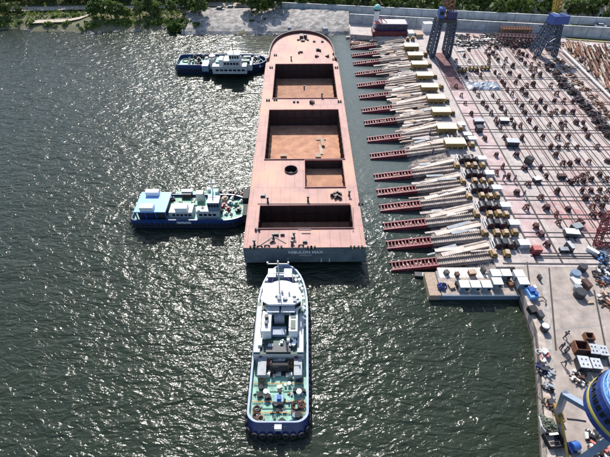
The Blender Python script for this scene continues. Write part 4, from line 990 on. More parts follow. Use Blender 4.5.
# ------------------------------------------------------------------ pontoon with cabins at the near end of the slipways
x0, x1, y0, y1 = rect(428, 279, 517, 294.5, 1.6)
y1 = 51.3
PO = thing('pontoon', 'white decked pontoon with blue grey side moored at the near end of the slipways', 'pontoon', ((x0+x1)/2, (y0+y1)/2, 0))
lx, ly = x1-x0, y1-y0
b = MB(); b.box(1.1, 0, -.6, lx-2.2, ly, 2.1); b.build('hull', M['bluegrey'], PO)
b = MB(); b.box(1.1, 0, 1.5, lx-2.3, ly-.05, .1); b.build('deck', M['slipconc'], PO)
b = MB(); b.box(-lx/2+1.05, -.1, -.3, 2.1, ly-.1, 1.7); b.build('landing_stage', M['tan'], PO)
b = MB(); b.box(1.1, -ly/2-.04, 1.2, lx-2.3, .1, .34); b.build('rubbing_strake', M['white'], PO)
def cabin_proto():
    r = thing('site_cabin', 'x', 'cabin', (0, 0, 0), 0, 'white roofed cabins on the pontoon and quay')
    b = MB(); b.box(0, 0, 0, 1.7, 1.5, 1.5); b.build('wall', M['grey'], r)
    b = MB(); b.box(0, 0, 1.5, 1.78, 1.6, .12); b.build('roof', M['white'], r)
    b = MB(); b.box(-.4, -.77, .05, .6, .06, 1.3); b.build('door', M['bluegrey'], r); b = MB(); b.box(.4, -.77, .7, .5, .06, .5); b.build('window', M['glass'], r)
    return r
cp_ = cabin_proto()
cl = [(464.8, 283.5, 'white roofed cabin on the pontoon, leftmost of the front row'), (475.7, 283.5, 'white roofed cabin on the pontoon, second of the front row'), (486.8, 283.5, 'white roofed cabin on the pontoon, third of the front row'), (497.8, 280.5, 'white roofed cabin on the pontoon, rightmost of the front row'),
      (496.2, 272.2, 'white roofed cabin in the back row, behind the rightmost front cabin'), (506.5, 272, 'white roofed cabin at the right end of the back row'), (519.5, 272.7, 'upper white roofed cabin of the pair on the quay'), (523.8, 280.3, 'lower white roofed cabin of the pair on the quay')]
for i, (x, y, lab) in enumerate(cl):
    zb = ZY if i >= 6 else (1.6 if i < 4 else 1.6); q = g(x, y, zb+1.7); o = cp_ if i == 0 else dup(cp_)
    o.location = (q.x, q.y, zb); o['label'] = lab
# tan staging behind the pontoon and the gear on it
sx0, sx1, sy0, sy1 = rect(438.5, 266.5, 491, 278, 1.7)
r = thing('timber_staging', 'tan timber staging with planks between the nearest track and the white pontoon', 'staging', ((sx0+sx1)/2, (sy0+sy1)/2, 0))
b = MB(); b.box(0, 0, 1.1, sx1-sx0, (sy1-sy0)*.9, .45); b.build('deck', M['tan'], r)
for k in range(6): b = MB(); b.box(-4.5+k*1.8, -(sy1-sy0)*.4, -1, .35, .35, 2.1); b.build('pile', M['brown'], r)
b = MB()
for k in range(12): b.box(-4.6+k*.84, 0, 1.55, .75, (sy1-sy0)*.86, .06, random.uniform(-.02, .02))
b.build('planks', M['offwhite'], r)
def drum(label, px, py, rad, h, m, z, grp=None):
    q = g(px, py, z+h/2); b = MB(); b.cyl(0, 0, 0, rad, h, 14); b.torus((0, 0, h*.33), (0, 0, 1), rad, .03, 14, 5); b.torus((0, 0, h*.66), (0, 0, 1), rad, .03, 14, 5); b.cyl(0, 0, h, rad*.92, .02, 14)
    o = b.build('drum', m); o.location = (q.x, q.y, z); return tag(o, label, 'drum', grp)
def boxy(name, label, cat, px, py, sx, sy, h, m, z=ZY, rz=0, m2=None):
    q = g(px, py, z+h/2); r = thing(name, label, cat, (q.x, q.y, z), rz)
    b = MB(); b.box(0, 0, 0, sx, sy, h*.85); b.build('body', m, r); b = MB(); b.box(0, 0, h*.85, sx*1.05, sy*1.05, h*.15); b.build('lid', m2 or m, r); return r
boxy('crate', 'brown crate on the tan staging right of the middle', 'crate', 472, 272.8, 1.3, 1.0, .9, M['rust'], 1.6, .1, M['tan'])
boxy('crate', 'dark crate at the left of the tan staging', 'crate', 446.5, 272.5, .8, .8, .8, M['dark'], 1.6, .4)
boxy('crate', 'dark brown crate standing between staging and pontoon deck', 'crate', 457, 274.5, .7, .8, .8, M['brown'], 1.6, .2)
boxy('crate', 'upright dark crate near the right end of the staging', 'crate', 483, 270, .5, 1.0, 1.1, M['dark'], 1.6, .3)
boxy('crate', 'black crate left of the front row of cabins', 'crate', 458, 284.5, .8, 1.0, .9, M['black'], 1.6, .1)
boxy('toolbox', 'brown tool box right of the cabins on the pontoon', 'box', 510, 284, .7, 1.0, .8, M['rust'], 1.6, .1)
boxy('toolbox', 'small tan box beside the blue bundle', 'box', 451.5, 286, 1.0, 1.1, .5, M['tan'], 1.6, .3)
q = g(443.5, 285, 2.2); b = MB()
for k in range(7): b.blob(random.uniform(-.5, .5), random.uniform(-.4, .4), 0, .55, .5, random.uniform(.5, 1.1), k)
o = b.build('rope_bundle', M['navy']); o.location = (q.x, q.y, 1.6); tag(o, 'dark blue bundle heaped on the left of the white pontoon deck', 'bundle')
b = MB(); b.prism([(-2.6, -.5), (1.8, -.55), (2.8, 0), (1.8, .55), (-2.6, .5)], 0, .6); r = thing('rowing_boat', 'small dark rowing boat lying behind the landing stage', 'boat', (*g(428, 275.5, .2).xy, -.1), -.08); b.build('hull', M['dark'], r)
b = MB(); b.box(-1, 0, .5, .3, .9, .12); b.box(.6, 0, .5, .3, .9, .12); b.build('thwart', M['offwhite'], r)

# ------------------------------------------------------------------ quay in the foreground right
def clutter(px, py, r, n, seed, label, mats):
    return heap('scrap_heap', label, 'scrap heap', px, py, r, .9, mats, n, seed)
r = thing('pump_unit', 'bright blue machine with white top on the quay edge below the cabins', 'machine', (*g(531.5, 293.5, 3).xy, ZY), .12)
b = MB(); b.box(0, 0, .1, 1.7, 2.2, .9); b.build('body', M['lblue'], r); b = MB(); b.box(-.1, .3, 1.0, 1.0, 1.0, .5); b.cyl(.3, -.6, 1.0, .35, .5, 12); b.build('engine', M['blue'], r); b = MB(); b.box(.6, .7, 1.0, .5, .6, .6); b.build('tank', M['white'], r)
b = MB(); b.tube([(.8, -1.0, .5), (1.6, -.9, .5), (1.9, -1.7, .4), (1.5, -2.4, .2)], .1, 8); b.build('hose', M['brown'], r)
boxy('crate', 'black crate at the quay edge below the blue machine', 'crate', 532.5, 310, 1.3, 1.3, 1.0, M['black'], ZY, .2)
boxy('crate', 'dark grey crate next to the round tank', 'crate', 539.5, 315, .9, 1.2, 1.2, M['dark'], ZY, .15)
boxy('crate', 'small dark box on the concrete between cabins and gutter', 'crate', 539.5, 277.5, .4, .9, .9, M['dark'], ZY, .1)
q = g(545, 327.5, 3.2); r = thing('round_tank', 'round white topped tank standing on the quay edge', 'tank', (q.x, q.y, ZY)); b = MB(); b.cyl(0, 0, 0, .68, 1.2, 20); b.build('body', M['dark'], r); b = MB(); b.cyl(-.02, .02, 1.2, .62, .14, 20, .5); b.build('lid', M['white'], r)
clutter(543, 354, .8, 6, 41, 'white and red scrap heap on the quay edge below the round tank', [M['white'], M['lgrey'], M['pinkred']])
clutter(543, 371, 1.1, 9, 42, 'long blue and black scrap heap along the quay edge', [M['navy'], M['black'], M['dark'], M['grey']])
clutter(547, 388, .8, 6, 43, 'black and white scrap heap on the quay edge near the crane leg', [M['black'], M['grey'], M['brown']])
clutter(548, 404, .9, 6, 44, 'dark scrap heap left of the crane foot', [M['black'], M['dark'], M['brown'], M['tan']])
q = g(549.5, 422, 3); r = thing('net_pile', 'grey green pile of netting in the bottom corner of the quay', 'net', (q.x, q.y, ZY)); b = MB()
for k in range(9): b.blob(random.uniform(-.7, .7), random.uniform(-1.0, 1.0), 0, .6, .6, random.uniform(.3, .7), k+50, rough=.4)
b.build('net', mat('grey_green_net', (.17, .19, .14), .9, var=.6, scale=4), r); b = MB(); b.tube([(-1.0, .9, .2), (-1.2, -.5, .3), (-.9, -1.2, .2)], .12, 6); b.build('rope', M['lgrey'], r)
r = thing('open_skip', 'black open skip with a white bar at the bottom of the quay', 'skip', (*g(553.5, 440, 3).xy, ZY), .1)
for s_ in (-1, 1): b = MB(); b.box(s_*1.1, 0, 0, .12, 1.8, 1.0); b.build('side_panel', M['black'], r); b = MB(); b.box(0, s_*.9, 0, 2.1, .12, 1.0); b.build('end_panel', M['black'], r)
b = MB(); b.box(0, 0, 0, 2.1, 1.7, .1); b.build('floor', M['dark'], r); b = MB(); b.box(.1, .6, 1.0, 1.3, .3, .15); b.build('bar', M['offwhite'], r)
# steel boxes
def open_box(label, px, py, sx, sy, h, rz):
    q = g(px, py, ZY+h/2); r = thing('steel_box', label, 'steel box', (q.x, q.y, ZY), rz)
    for s_ in (-1, 1):
        b = MB(); b.box(s_*(sx/2-.06), 0, 0, .12, sy, h); b.build('side_panel', M['rust'], r)
        b = MB(); b.box(0, s_*(sy/2-.06), 0, sx-.25, .12, h); b.build('end_panel', M['brown'], r)
    b = MB(); b.box(0, 0, 0, sx-.25, sy-.25, .1); b.build('floor', M['brown'], r); return r
open_box('empty rusty open topped box, larger of two beside the grey lidded boxes', 580.5, 347.5, 2.1, 1.7, 1.5, -.1)
open_box('small rusty open topped box above the larger rusty box', 588.8, 337, 1.4, 1.2, 1.0, -.1)
def lid_box(label, px, py, sx, sy, h, rz):
    q = g(px, py, ZY+h); r = thing('lidded_box', label, 'steel box', (q.x, q.y, ZY), rz, 'grey lidded steel boxes')
    b = MB(); b.box(0, 0, 0, sx, sy, h); b.build('body', M['dark'], r); b = MB(); b.box(0, 0, h, sx+.08, sy+.08, .1); b.build('lid', M['lgrey'], r)
    for i_ in (-1, 1):
        for j_ in (-1, 1): b = MB(); b.torus((i_*sx*.2, j_*sy*.22, h+.13), (0, 0, 1), .1, .04, 8, 5); b.build('lifting_ring', M['dark'], r)
for a_ in (('grey lidded steel box in the upper row, beside the rusty box', 594, 349, 1.35, 1.7, 1.3, -.12), ('grey lidded steel box at the right end of the upper row', 603.5, 350.5, 1.25, 1.7, 1.2, -.12), ('grey lidded steel box at the left of the lower row', 584.5, 362, 1.6, 1.9, 1.4, -.12), ('grey lidded steel box at the right of the lower row', 596.5, 363.5, 1.4, 1.7, 1.3, -.12)): lid_box(*a_)
clutter(578.5, 378, 1.1, 9, 45, 'black and white scrap heap left of the blue crane house', [M['black'], M['brown'], M['offwhite']])
clutter(606.5, 415, 1.2, 8, 46, 'dark scrap heap under the blue crane', [M['black'], M['offwhite']])
clutter(592, 437, .9, 7, 47, 'dark and white scrap heap right of the crane cable', [M['black'], M['offwhite'], M['dark']])
clutter(599, 452, 1.4, 9, 48, 'pinkish white scrap heap at the bottom edge of the quay', [M['offwhite'], M['pinkred'], M['black']])
# group of drums and wrapped goods on the quay
for a_ in (('dark drum, topmost of the group on the quay', 582.5, 268, .75, 1.2, M['dark']), ('grey blue drum left of the topmost drum', 575.5, 274, .85, 1.0, M['bluegrey']), ('large dark drum at the bottom of the group', 580, 293.5, .95, 1.3, M['dark']), ('dark drum just above the bottom drum', 577.5, 288, .7, .9, M['grey'])):
    drum(a_[0], a_[1], a_[2], a_[3], a_[4], a_[5], ZY)
boxy('crate', 'tall rusty brown crate right of the drum group', 'crate', 586, 284.5, 1.0, 1.7, 1.3, M['brown'], ZY, .2)
boxy('pallet', 'white sheeted pallet in the middle of the drum group', 'pallet', 576.5, 281, 1.5, 1.7, .6, M['offwhite'], ZY, .2, M['white'])
boxy('crate', 'low tan crate below the drum group', 'crate', 590, 302, 1.2, .5, .3, M['tan'], ZY, .1)
for k, (x, y, m) in enumerate(((603, 262, 'lblue'), (606, 272, 'dark'), (601.5, 272, 'offwhite'), (605, 281, 'bluegrey'), (600, 283, 'rust'), (607, 296, 'tan'), (603, 301, 'tan'), (598, 275, 'brown'), (608, 305, 'rust'))):
    clutter(x, y, 1.0, 6, 60+k, ['bright blue and dark heap at the right edge under the red frame', 'black heap at the right edge below the blue heap', 'white board heap beside the right rail', 'blue grey heap at the right edge', 'small rusty heap beside the right rail', 'tan heap at the right edge above another tan heap', 'lower tan heap beside the right quay rail', 'brown heap left of the white board heap', 'rusty heap at the right edge below the tan heaps'][k], [M[m], M['dark']])
boxy('crate', 'long white plank box under the red frame', 'box', 592.5, 251, .7, 2.2, .8, M['white'], ZY, .7)
clutter(600, 256, 1.4, 10, 75, 'dark blue heap in the shade of the red frame', [M['navy'], M['dark'], M['bluegrey']])
b = MB(); b.cyl(0, 0, 0, .3, .25, 14); o = b.build('white_bucket', M['white']); q = g(598.5, 296, ZY); o.location = (q.x, q.y, ZY); tag(o, 'small round white tub on the concrete beside the right rail', 'bucket')

# ------------------------------------------------------------------ perimeter walls and the road between them
def panel_wall(name, label, p, q, h, th, m, pl=4.0, cap=True):
    p, q = Vector(p), Vector(q); d = q-p; n = max(1, int(d.length/pl)); a = math.atan2(d.y, d.x)
    r = thing(name, label, 'wall', tuple(p), a); L = d.length
    b = MB()
    for k in range(n): b.box((k+.5)*L/n, 0, -.3, L/n-.07, th, h+.3)
    b.build('panels', m, r)
    for k in range(n+1):
        b = MB(); b.box(k*L/n, 0, -.3, .24, th+.16, h+.45); b.build('post', M['grey'], r)
    if cap: b = MB(); b.box(L/2, 0, h+.16, L, th+.3, .12); b.build('coping', m, r)
    return r
w0, w1 = g(349, 23, 2.5), g(660, 40.3, 2.5)
panel_wall('yard_wall', 'tall grey concrete panel wall along the back of the yard', w0, w1, 3.2, .3, M['wallconc'], 5.2)
u0, u1 = g(275, 8.6, 3.0), g(660, 28.5, 2.6)
panel_wall('boundary_wall', 'long pale boundary wall beyond the road, below the trees', u0, u1, 2.3, .25, mat('pale_boundary_panels', (.56, .59, .62), .85, var=.3, scale=.3), 6.0)
b = MB(); nv = Vector((-(w1-w0).y, (w1-w0).x, 0)).normalized()
b.add([tuple(w0+nv*.3+Vector((0, 0, .04))), tuple(w1+nv*.3+Vector((0, 0, .04))), tuple(w1+nv*9+Vector((0, 0, .06))), tuple(w0+nv*9+Vector((0, 0, .06)))], [(0, 1, 2, 3)])
struct(b.build('road', M['road']))
b = MB(); e0, e1 = g(566, 37.5, 2.5), g(640, 42.5, 2.5); b.add([tuple(e0+Vector((0, -1.2, .03))), tuple(e1+Vector((0, -1.2, .03))), tuple(e1+Vector((0, .9, .03))), tuple(e0+Vector((0, .9, .03)))], [(0, 1, 2, 3)]); struct(b.build('grass_strip', M['grass']))
panel_wall('low_kerb_wall', 'low yellowish kerb wall beside the grass strip', g(566, 39.5, 2.5), g(630, 44.5, 2.5), .35, .4, mat('yellow_kerb', (.5, .42, .2), .8), 6, False)

def car(label, px, py, z, m, rz, grp=None):
    q = g(px, py, z+.6); r = thing('parked_car', label, 'car', (q.x, q.y, z), rz, grp)
    b = MB(); b.box(0, 0, .3, 4.2, 1.75, .55, 0, 0, .97, .95); b.build('body', m, r)
    cb = MB(); cb.box(-.2, 0, .85, 2.5, 1.6, .52, 0, 0, .72, .84); cab = cb.build('cabin', M['glass'], r); cb = MB(); cb.box(-.2, 0, 1.37, 1.75, 1.32, .05); cb.build('roof', m, cab)
    for x in (-1.3, 1.3):
        for y in (-.8, .8): b = MB(); b.tube([(x, y-.1, .32), (x, y+.1, .32)], .32, 12); b.build('wheel', M['black'], r)
    return r
car('black parked car on the pale bank at the left of two dark cars', 205, 8.6, 3.3, M['black'], .1)
car('dark grey parked car on the pale bank right of the black car', 220, 9, 3.3, M['dark'], -.1)
car('silver car standing on the road between the two walls', 600.5, 25.6, 2.6, M['lgrey'], -.25)
car('dark car on the pale bank further left behind the bushes', 231, 7.6, 3.4, M['dark'], 0)

# ------------------------------------------------------------------ trees and bushes
import numpy as np
rng = np.random.default_rng(4)
def crown_mesh(name, m, rx, rz, nclump, nleaf, ls, shape=1.0):
    vs = []; fs = []
    cl = []
    while len(cl) < nclump:
        p = rng.uniform(-1, 1, 3); l = np.linalg.norm(p)
        if l < 1 and l > .35: cl.append(p*np.array([rx, rx, rz])*rng.uniform(.75, 1.05))
    P_ = []
    for c in cl:
        s_ = rng.uniform(.5, 1.15)*rx*.33
        d = rng.normal(size=(nleaf, 3)); d /= np.linalg.norm(d, axis=1)[:, None]
        P_.append(c+d*s_*rng.uniform(.5, 1, (nleaf, 1))*np.array([1, 1, .75]))
    P_ = np.concatenate(P_); n = len(P_)
    a = rng.normal(size=(n, 3)); a[:, 2] *= .6; a /= np.linalg.norm(a, axis=1)[:, None]
    b_ = np.cross(a, rng.normal(size=(n, 3))); b_ /= np.linalg.norm(b_, axis=1)[:, None]
    sz = rng.uniform(.6, 1.3, (n, 1))*ls
    V = np.stack([P_-a*sz, P_-b_*sz*.55, P_+a*sz, P_+b_*sz*.55], 1).reshape(-1, 3)
    me = bpy.data.meshes.new(name)
    me.from_pydata(V.tolist(), [], [(4*i, 4*i+1, 4*i+2, 4*i+3) for i in range(n)]); me.materials.append(m); me.update(); return me
def make_tree(kind, cm, h, rx, zc, nl=4):
    r = thing(kind, 'x', 'tree')
    b = MB(); b.tube([(0, 0, -.4), (.1, 0, h*.35), (-.1, .1, h*.75)], .2, 7); rd = random.Random(h)
    for k in range(nl):
        a = 6.28*k/nl+rd.random(); b.tube([(0, 0, h*(.3+.08*k)), (math.cos(a)*rx*.6, math.sin(a)*rx*.6, h*(.55+.08*k))], .09, 6)
    b.build('trunk', M['bark'], r)
    c = obj('crown', cm, r); c.location = (0, 0, zc); return r
TR = [make_tree('broadleaf_tree', crown_mesh('crown_dense', M['leafd'], 3.0, 3.0, 42, 60, .30), 7, 3, 4.4),
      make_tree('broadleaf_tree', crown_mesh('crown_mid', M['leafm'], 2.7, 2.6, 34, 60, .30), 6, 2.7, 3.8),
      make_tree('willow_tree', crown_mesh('crown_light', M['leafl'], 2.6, 3.1, 30, 60, .28), 6.5, 2.6, 4.0),
      make_tree('poplar_tree', crown_mesh('crown_tall', M['leafd'], 2.0, 4.2, 36, 60, .28), 9, 2, 5.4)]
BU = [tag(obj('bush', crown_mesh('bush_dark', M['leafd'], 1.7, 1.1, 22, 45, .24)), 'x', 'bush'), tag(obj('bush', crown_mesh('bush_mid', M['leafm'], 1.6, 1.0, 22, 45, .24)), 'x', 'bush'), tag(obj('bush', crown_mesh('bush_light', M['leafl'], 1.4, .9, 18, 45, .22)), 'x', 'bush')]
random.seed(17)
used = set()
names_t = ['dense dark green tree', 'mid green broadleaf tree', 'pale green loose tree', 'tall dark poplar']
def put_tree(k, x, y, z, s_, where, grp):
    lab = f'{names_t[k]} {where}'
    if k not in used: o = TR[k]; used.add(k); o.location = (x, y, z); o.rotation_euler.z = random.uniform(0, 6); o.scale = (s_, s_, s_*random.uniform(.85, 1.15)); o['label'] = lab; o['group'] = f'{names_t[k]}s {grp}'
    else: dup(TR[k], (x, y, z), random.uniform(0, 6.28), lab, f'{names_t[k]}s {grp}', (s_, s_, s_*random.uniform(.85, 1.15)))
def put_bush(k, x, y, z, s_, where, grp):
    lab = ('low dark green bush ', 'mid green bush ', 'pale green bush ')[k]+where; gn = ('dark bushes ', 'mid green bushes ', 'pale bushes ')[k]+grp
    if 10+k not in used: o = BU[k]; used.add(10+k); o.location = (x, y, z); o['label'] = lab; o['group'] = gn; o.scale = (s_, s_, s_)
    else: dup(BU[k], (x, y, z), random.uniform(0, 6.28), lab, gn, (s_, s_, s_*random.uniform(.8, 1.2)))
# left bank: a leafy belt at the water, the path, then a deep belt behind
for x in range(-176, -42, 3):
    xx = x+random.uniform(-1.5, 1.5)
    gapx = -106 < xx < -92
    if not gapx or random.random() < .5: put_bush(random.randrange(2), xx, shore(xx)+3.5+random.uniform(-.8, 1.8), 1.2, random.uniform(1.0, 1.9), 'at the water edge of the left bank', 'along the left bank')
    if not (-116 < xx < -88 or -60 < xx < -50): put_tree(random.choice((0, 0, 1, 2, 0)), xx, shore(xx)+8.5+random.uniform(-1.5, 2), 2, random.uniform(.75, 1.2), 'between the water and the sandy path', 'between water and path')
    put_bush(random.randrange(3), xx+2, shore(xx)+10.5+random.uniform(-1, 1), 2, random.uniform(.8, 1.3), 'below the sandy path of the left bank', 'along the left bank')
for row, (dy, sp) in enumerate(((22.5, 4.3), (27, 4.2), (32, 4.5), (38, 5))):
    x = -172
    while x < -8:
        xx = x+random.uniform(-1.5, 1.5)
        if not (row == 0 and -40 < xx < -8): put_tree(random.choice((0, 1, 0, 2, 1, 3 if row > 1 else 0)), xx, 176+dy+random.uniform(-1.8, 1.8), 3.3+row*.3, random.uniform(.85, 1.3), 'in the belt behind the sandy path', 'in the belt behind the path')
        x += sp
# behind the boundary wall
uw = (u1-u0).normalized(); un = Vector((-uw.y, uw.x, 0))
for row, (dn, sp) in enumerate(((4.0, 3.8), (8, 4.0), (13, 4.4), (19, 5.0))):
    s_ = -8
    while s_ < (u1-u0).length+12:
        p = u0+uw*(s_+random.uniform(-1.5, 1.5))+un*(dn+random.uniform(-1.5, 1.5))
        if not (row == 0 and random.random() < .25) and not (118 < s_ < 132 and row > 1): put_tree(random.choice((0, 0, 1, 1, 2, 3)), p.x, p.y, 2.6, random.uniform(.8, 1.25) if row else random.uniform(.5, .9), 'behind the pale boundary wall', 'behind the boundary wall')
        s_ += sp
    if row == 0:
        for k in range(30): p = u0+uw*(k*4.5+random.uniform(-1, 1))+un*random.uniform(1.2, 3); put_bush(random.randrange(3), p.x, p.y, 2.6, random.uniform(.7, 1.2), 'at the foot of the boundary wall', 'behind the boundary wall')
for (px, py, s_) in ((250, 17, 1.5), (257, 15, 1.6), (264, 14, 1.4), (268, 19, 1.1), (254, 21, 1.0), (331, 14, 1.2), (334, 19, 1.0), (329, 8, 1.4), (190, 17, 1.3), (184, 22, 1.3), (179, 25, 1.2), (172, 24, 1.4)):
    q = g(px, py, 2.6); put_bush(0 if py > 15 else 1, q.x, q.y, 2.0, s_*1.25, 'on the stone revetment by the bow', 'on the revetment')
for (px, py, k, s_) in ((251, 10, 0, 1.3), (258, 13, 0, 1.2), (265, 11, 1, 1.25), (273, 10, 0, 1.3), (281, 8, 0, 1.2), (262, 6, 2, .9), (331, 7, 0, .8), (324, 1, 3, .9), (187, 9, 0, 1.0), (171, 13, 0, .9), (238, 3, 0, .9)):
    q = g(px, py, 4.0); put_tree(k, q.x, q.y, 3, s_, 'standing on the revetment behind the bow', 'on the revetment')
n_ = 26000; X_ = rng.uniform(-190, 20, n_); D_ = rng.uniform(1.5, 42, n_)
cl_ = np.sin(X_*.35+D_*.2)+np.sin(X_*.13-D_*.45+1)+rng.normal(0, .5, n_); keep = (cl_ > -.9) & ~((X_ > -52) & (D_ < 23)) & ~((np.abs(D_-17.5) < 2.4) & (X_ > -140)) & ~((X_ > -112) & (X_ < -86) & (D_ < 8))
X_, D_ = X_[keep], D_[keep]; C_ = np.stack([X_, 176+D_, np.where(D_ < 9, .7+D_*.17, 2.1+D_*.05)+rng.uniform(0, .7, len(X_))], 1)
a_ = rng.normal(size=C_.shape); a_[:, 2] *= .5; a_ /= np.linalg.norm(a_, axis=1)[:, None]; b_ = np.cross(a_, rng.normal(size=C_.shape)); b_ /= np.linalg.norm(b_, axis=1)[:, None]
z_ = rng.uniform(.25, .6, (len(X_), 1)); V_ = np.stack([C_-a_*z_, C_-b_*z_*.6, C_+a_*z_, C_+b_*z_*.6], 1).reshape(-1, 3)
me = bpy.data.meshes.new('undergrowth'); me.from_pydata(V_.tolist(), [], [(4*i, 4*i+1, 4*i+2, 4*i+3) for i in range(len(X_))]); me.materials.append(M['leafm'])
struct(obj('undergrowth', me), 'stuff')
# rubble at the water line
random.seed(8)
rk = []
for v in range(3):
    b = MB(); b.blob(0, 0, -.2, .7, .55, .55, v+3, 7, 4, rough=.35); rk.append(b.mesh('rock', M['revet']))
for i in range(95):
    x = random.uniform(-150, 16); o = obj('rock', rk[i % 3]); y = shore(x)+random.uniform(-1.3, 1.6) if x < -46 else 172+random.uniform(-.6, 1.2)
    o.location = (x, y, .15 if x < -46 else .0); s_ = random.uniform(.5, 1.7); o.scale = (s_*1.3, s_, s_); o.rotation_euler = (0, 0, random.uniform(0, 6)); tag(o, 'grey rock at the water line of the far bank', 'rock', 'rocks along the far water line')
for i, (px, py, l, wd, a) in enumerate(((307, 23, 4, 1.6, .1), (313, 22, 2.5, 1.5, -.2), (300, 25, 2.2, 1.6, .5), (320, 24, 3.0, 1.2, .05), (296, 22, 1.6, 1.2, .7), (289, 27, 1.5, 1.3, .2), (236, 25, 1.6, 1.4, .3), (325, 28, 2, 1.3, .4), (304, 18, 2, 1, -.1))):
    q = g(px, py, 1.8); b = MB(); b.box(0, 0, 0, l, wd, .7); o = b.build('concrete_block', M['wallconc']); o.location = (q.x, q.y, 1.3); o.rotation_euler = (.2, .05, a); tag(o, 'pale concrete block tumbled on the stone slope behind the bow', 'block', 'concrete blocks on the revetment')

# ------------------------------------------------------------------ buildings beyond the trees
def shed(label, px, py, sx, sy, h, mr, rz):
    q = g(px, py, 2.6+h); r = thing('shed', label, 'shed', (q.x, q.y, 2.6), rz)
    b = MB(); b.box(0, 0, 0, sx, sy, h); b.build('wall', M['offwhite'], r)
    b = MB(); b.add([(-sx/2-.4, -sy/2-.4, h), (sx/2+.4, -sy/2-.4, h), (sx/2+.4, 0, h+1.3), (-sx/2-.4, 0, h+1.3), (-sx/2-.4, sy/2+.4, h), (sx/2+.4, sy/2+.4, h)], [(0, 1, 2, 3), (3, 2, 5, 4), (0, 3, 4), (1, 5, 2)]); b.build('roof', mr, r)
    for k in range(4): b = MB(); b.box(-sx/2+(k+.5)*sx/4, -sy/2-.03, 1, sx/8, .08, 1.2); b.build('window', M['glass'], r)
shed('grey roofed shed behind the trees at the top right edge', 582, 2, 12, 7, 4.2, M['grey'], -.12)
shed('pale roofed shed behind the trees left of the crane boom', 548, .5, 9, 6, 4.2, M['lgrey'], -.12)
shed('small tan roofed shed at the right edge beyond the wall', 606, 9, 6, 5, 3.4, M['tan'], -.12)

# blue roofed house with a domed tower, at the far end of the slipways
x0, x1, y0, y1 = rect(374, 22, 409, 30, 6.5)
HO = thing('dock_house', 'blue and red dock house with long pink white roof and round teal topped tower', 'dock house', ((x0+x1)/2, 166.5, 2.2), -.02)
lx = x1-x0
b = MB(); b.box(0, 0, 0, lx, 5.5, 2.0); b.build('base', M['maroon'], HO)
b = MB(); b.box(.8, .6, 2.0, lx-1.6, 4.2, 2.2); b.build('wall', M['navy'], HO)
b = MB(); b.box(1.6, .8, 4.2, lx-4.2, 4.6, .25); b.build('roof', mat('faded_pink_white_roof', (.68, .55, .56), .6, var=.25, scale=.8), HO)
b = MB(); b.box(-lx/2+1.7, .7, 4.2, 2.6, 4.4, .25); b.build('side_roof', M['pinkred'], HO)
for k in range(6): b = MB(); b.box(-lx/2+2.6+k*1.9, -1.55, 2.7, .9, .1, .8); b.build('window', M['glass'], HO)
tw = HO
b = MB(); b.cyl(-lx/2+1.3, 1.8, 2.0, 1.1, 6.0, 16, .85); tt = b.build('tower', M['white'], HO)
b = MB(); b.lathe(-lx/2+1.3, 1.8, [(1.25, 8.0), (1.3, 8.9), (1.0, 9.6), (.5, 10.0), (.02, 10.1)], 18); b.build('dome', mat('teal_dome', (.25, .62, .58), .4), tt)
b = MB(); b.cyl(-lx/2+1.3, 1.8, 8.15, 1.33, .45, 18); b.build('window_band', M['glass'], tt)
b = MB(); b.beam((-lx/2+2.4, .5, 6.4), (-lx/2+5.2, -.9, 4.6), .22); b.build('strut', M['maroon'], HO)
# white rust streaked skips, a slab heap and a low jetty beside it
for k, (px, py, m, lab) in enumerate(((410, 33.5, 'offwhite', 'white skip right of the red dock house'), (418.5, 34.5, 'tan', 'tan skip right of the white skip'), (427, 27, 'white', 'white slab roofed box left of the portal crane'))):
    boxy('skip', lab, 'skip', px, py, 2.6 if k < 2 else 3.2, 3.4 if k < 2 else 2.2, 1.4 if k < 2 else 3.2, M[m], ZY, .1, M[m])
random.seed(12)
for i in range(26):
    px, py = random.uniform(348, 371), random.uniform(23, 43); q = g(px, py, 1.6)
    b = MB(); b.box(0, 0, -.6, random.uniform(1, 4.5), random.uniform(.7, 1.8), random.uniform(.5, 1.0)); o = b.build('concrete_block', random.choice([M['slipconc'], M['wallconc'], M['rust'], M['slipconc']])); o.location = (q.x, q.y, 1.2 if py < 33 else .7); o.rotation_euler = (random.uniform(-.1, .1), random.uniform(-.1, .1), random.uniform(-.3, .5)); tag(o, 'pale broken block heaped on the old jetty left of the dock house', 'block', 'broken blocks on the old jetty')
b = MB(); b.prism([(17.5, 158.5), (24.5, 158.5), (25.5, 166), (17.5, 166)], -1, .75); struct(b.build('old_jetty', M['quaywall']))

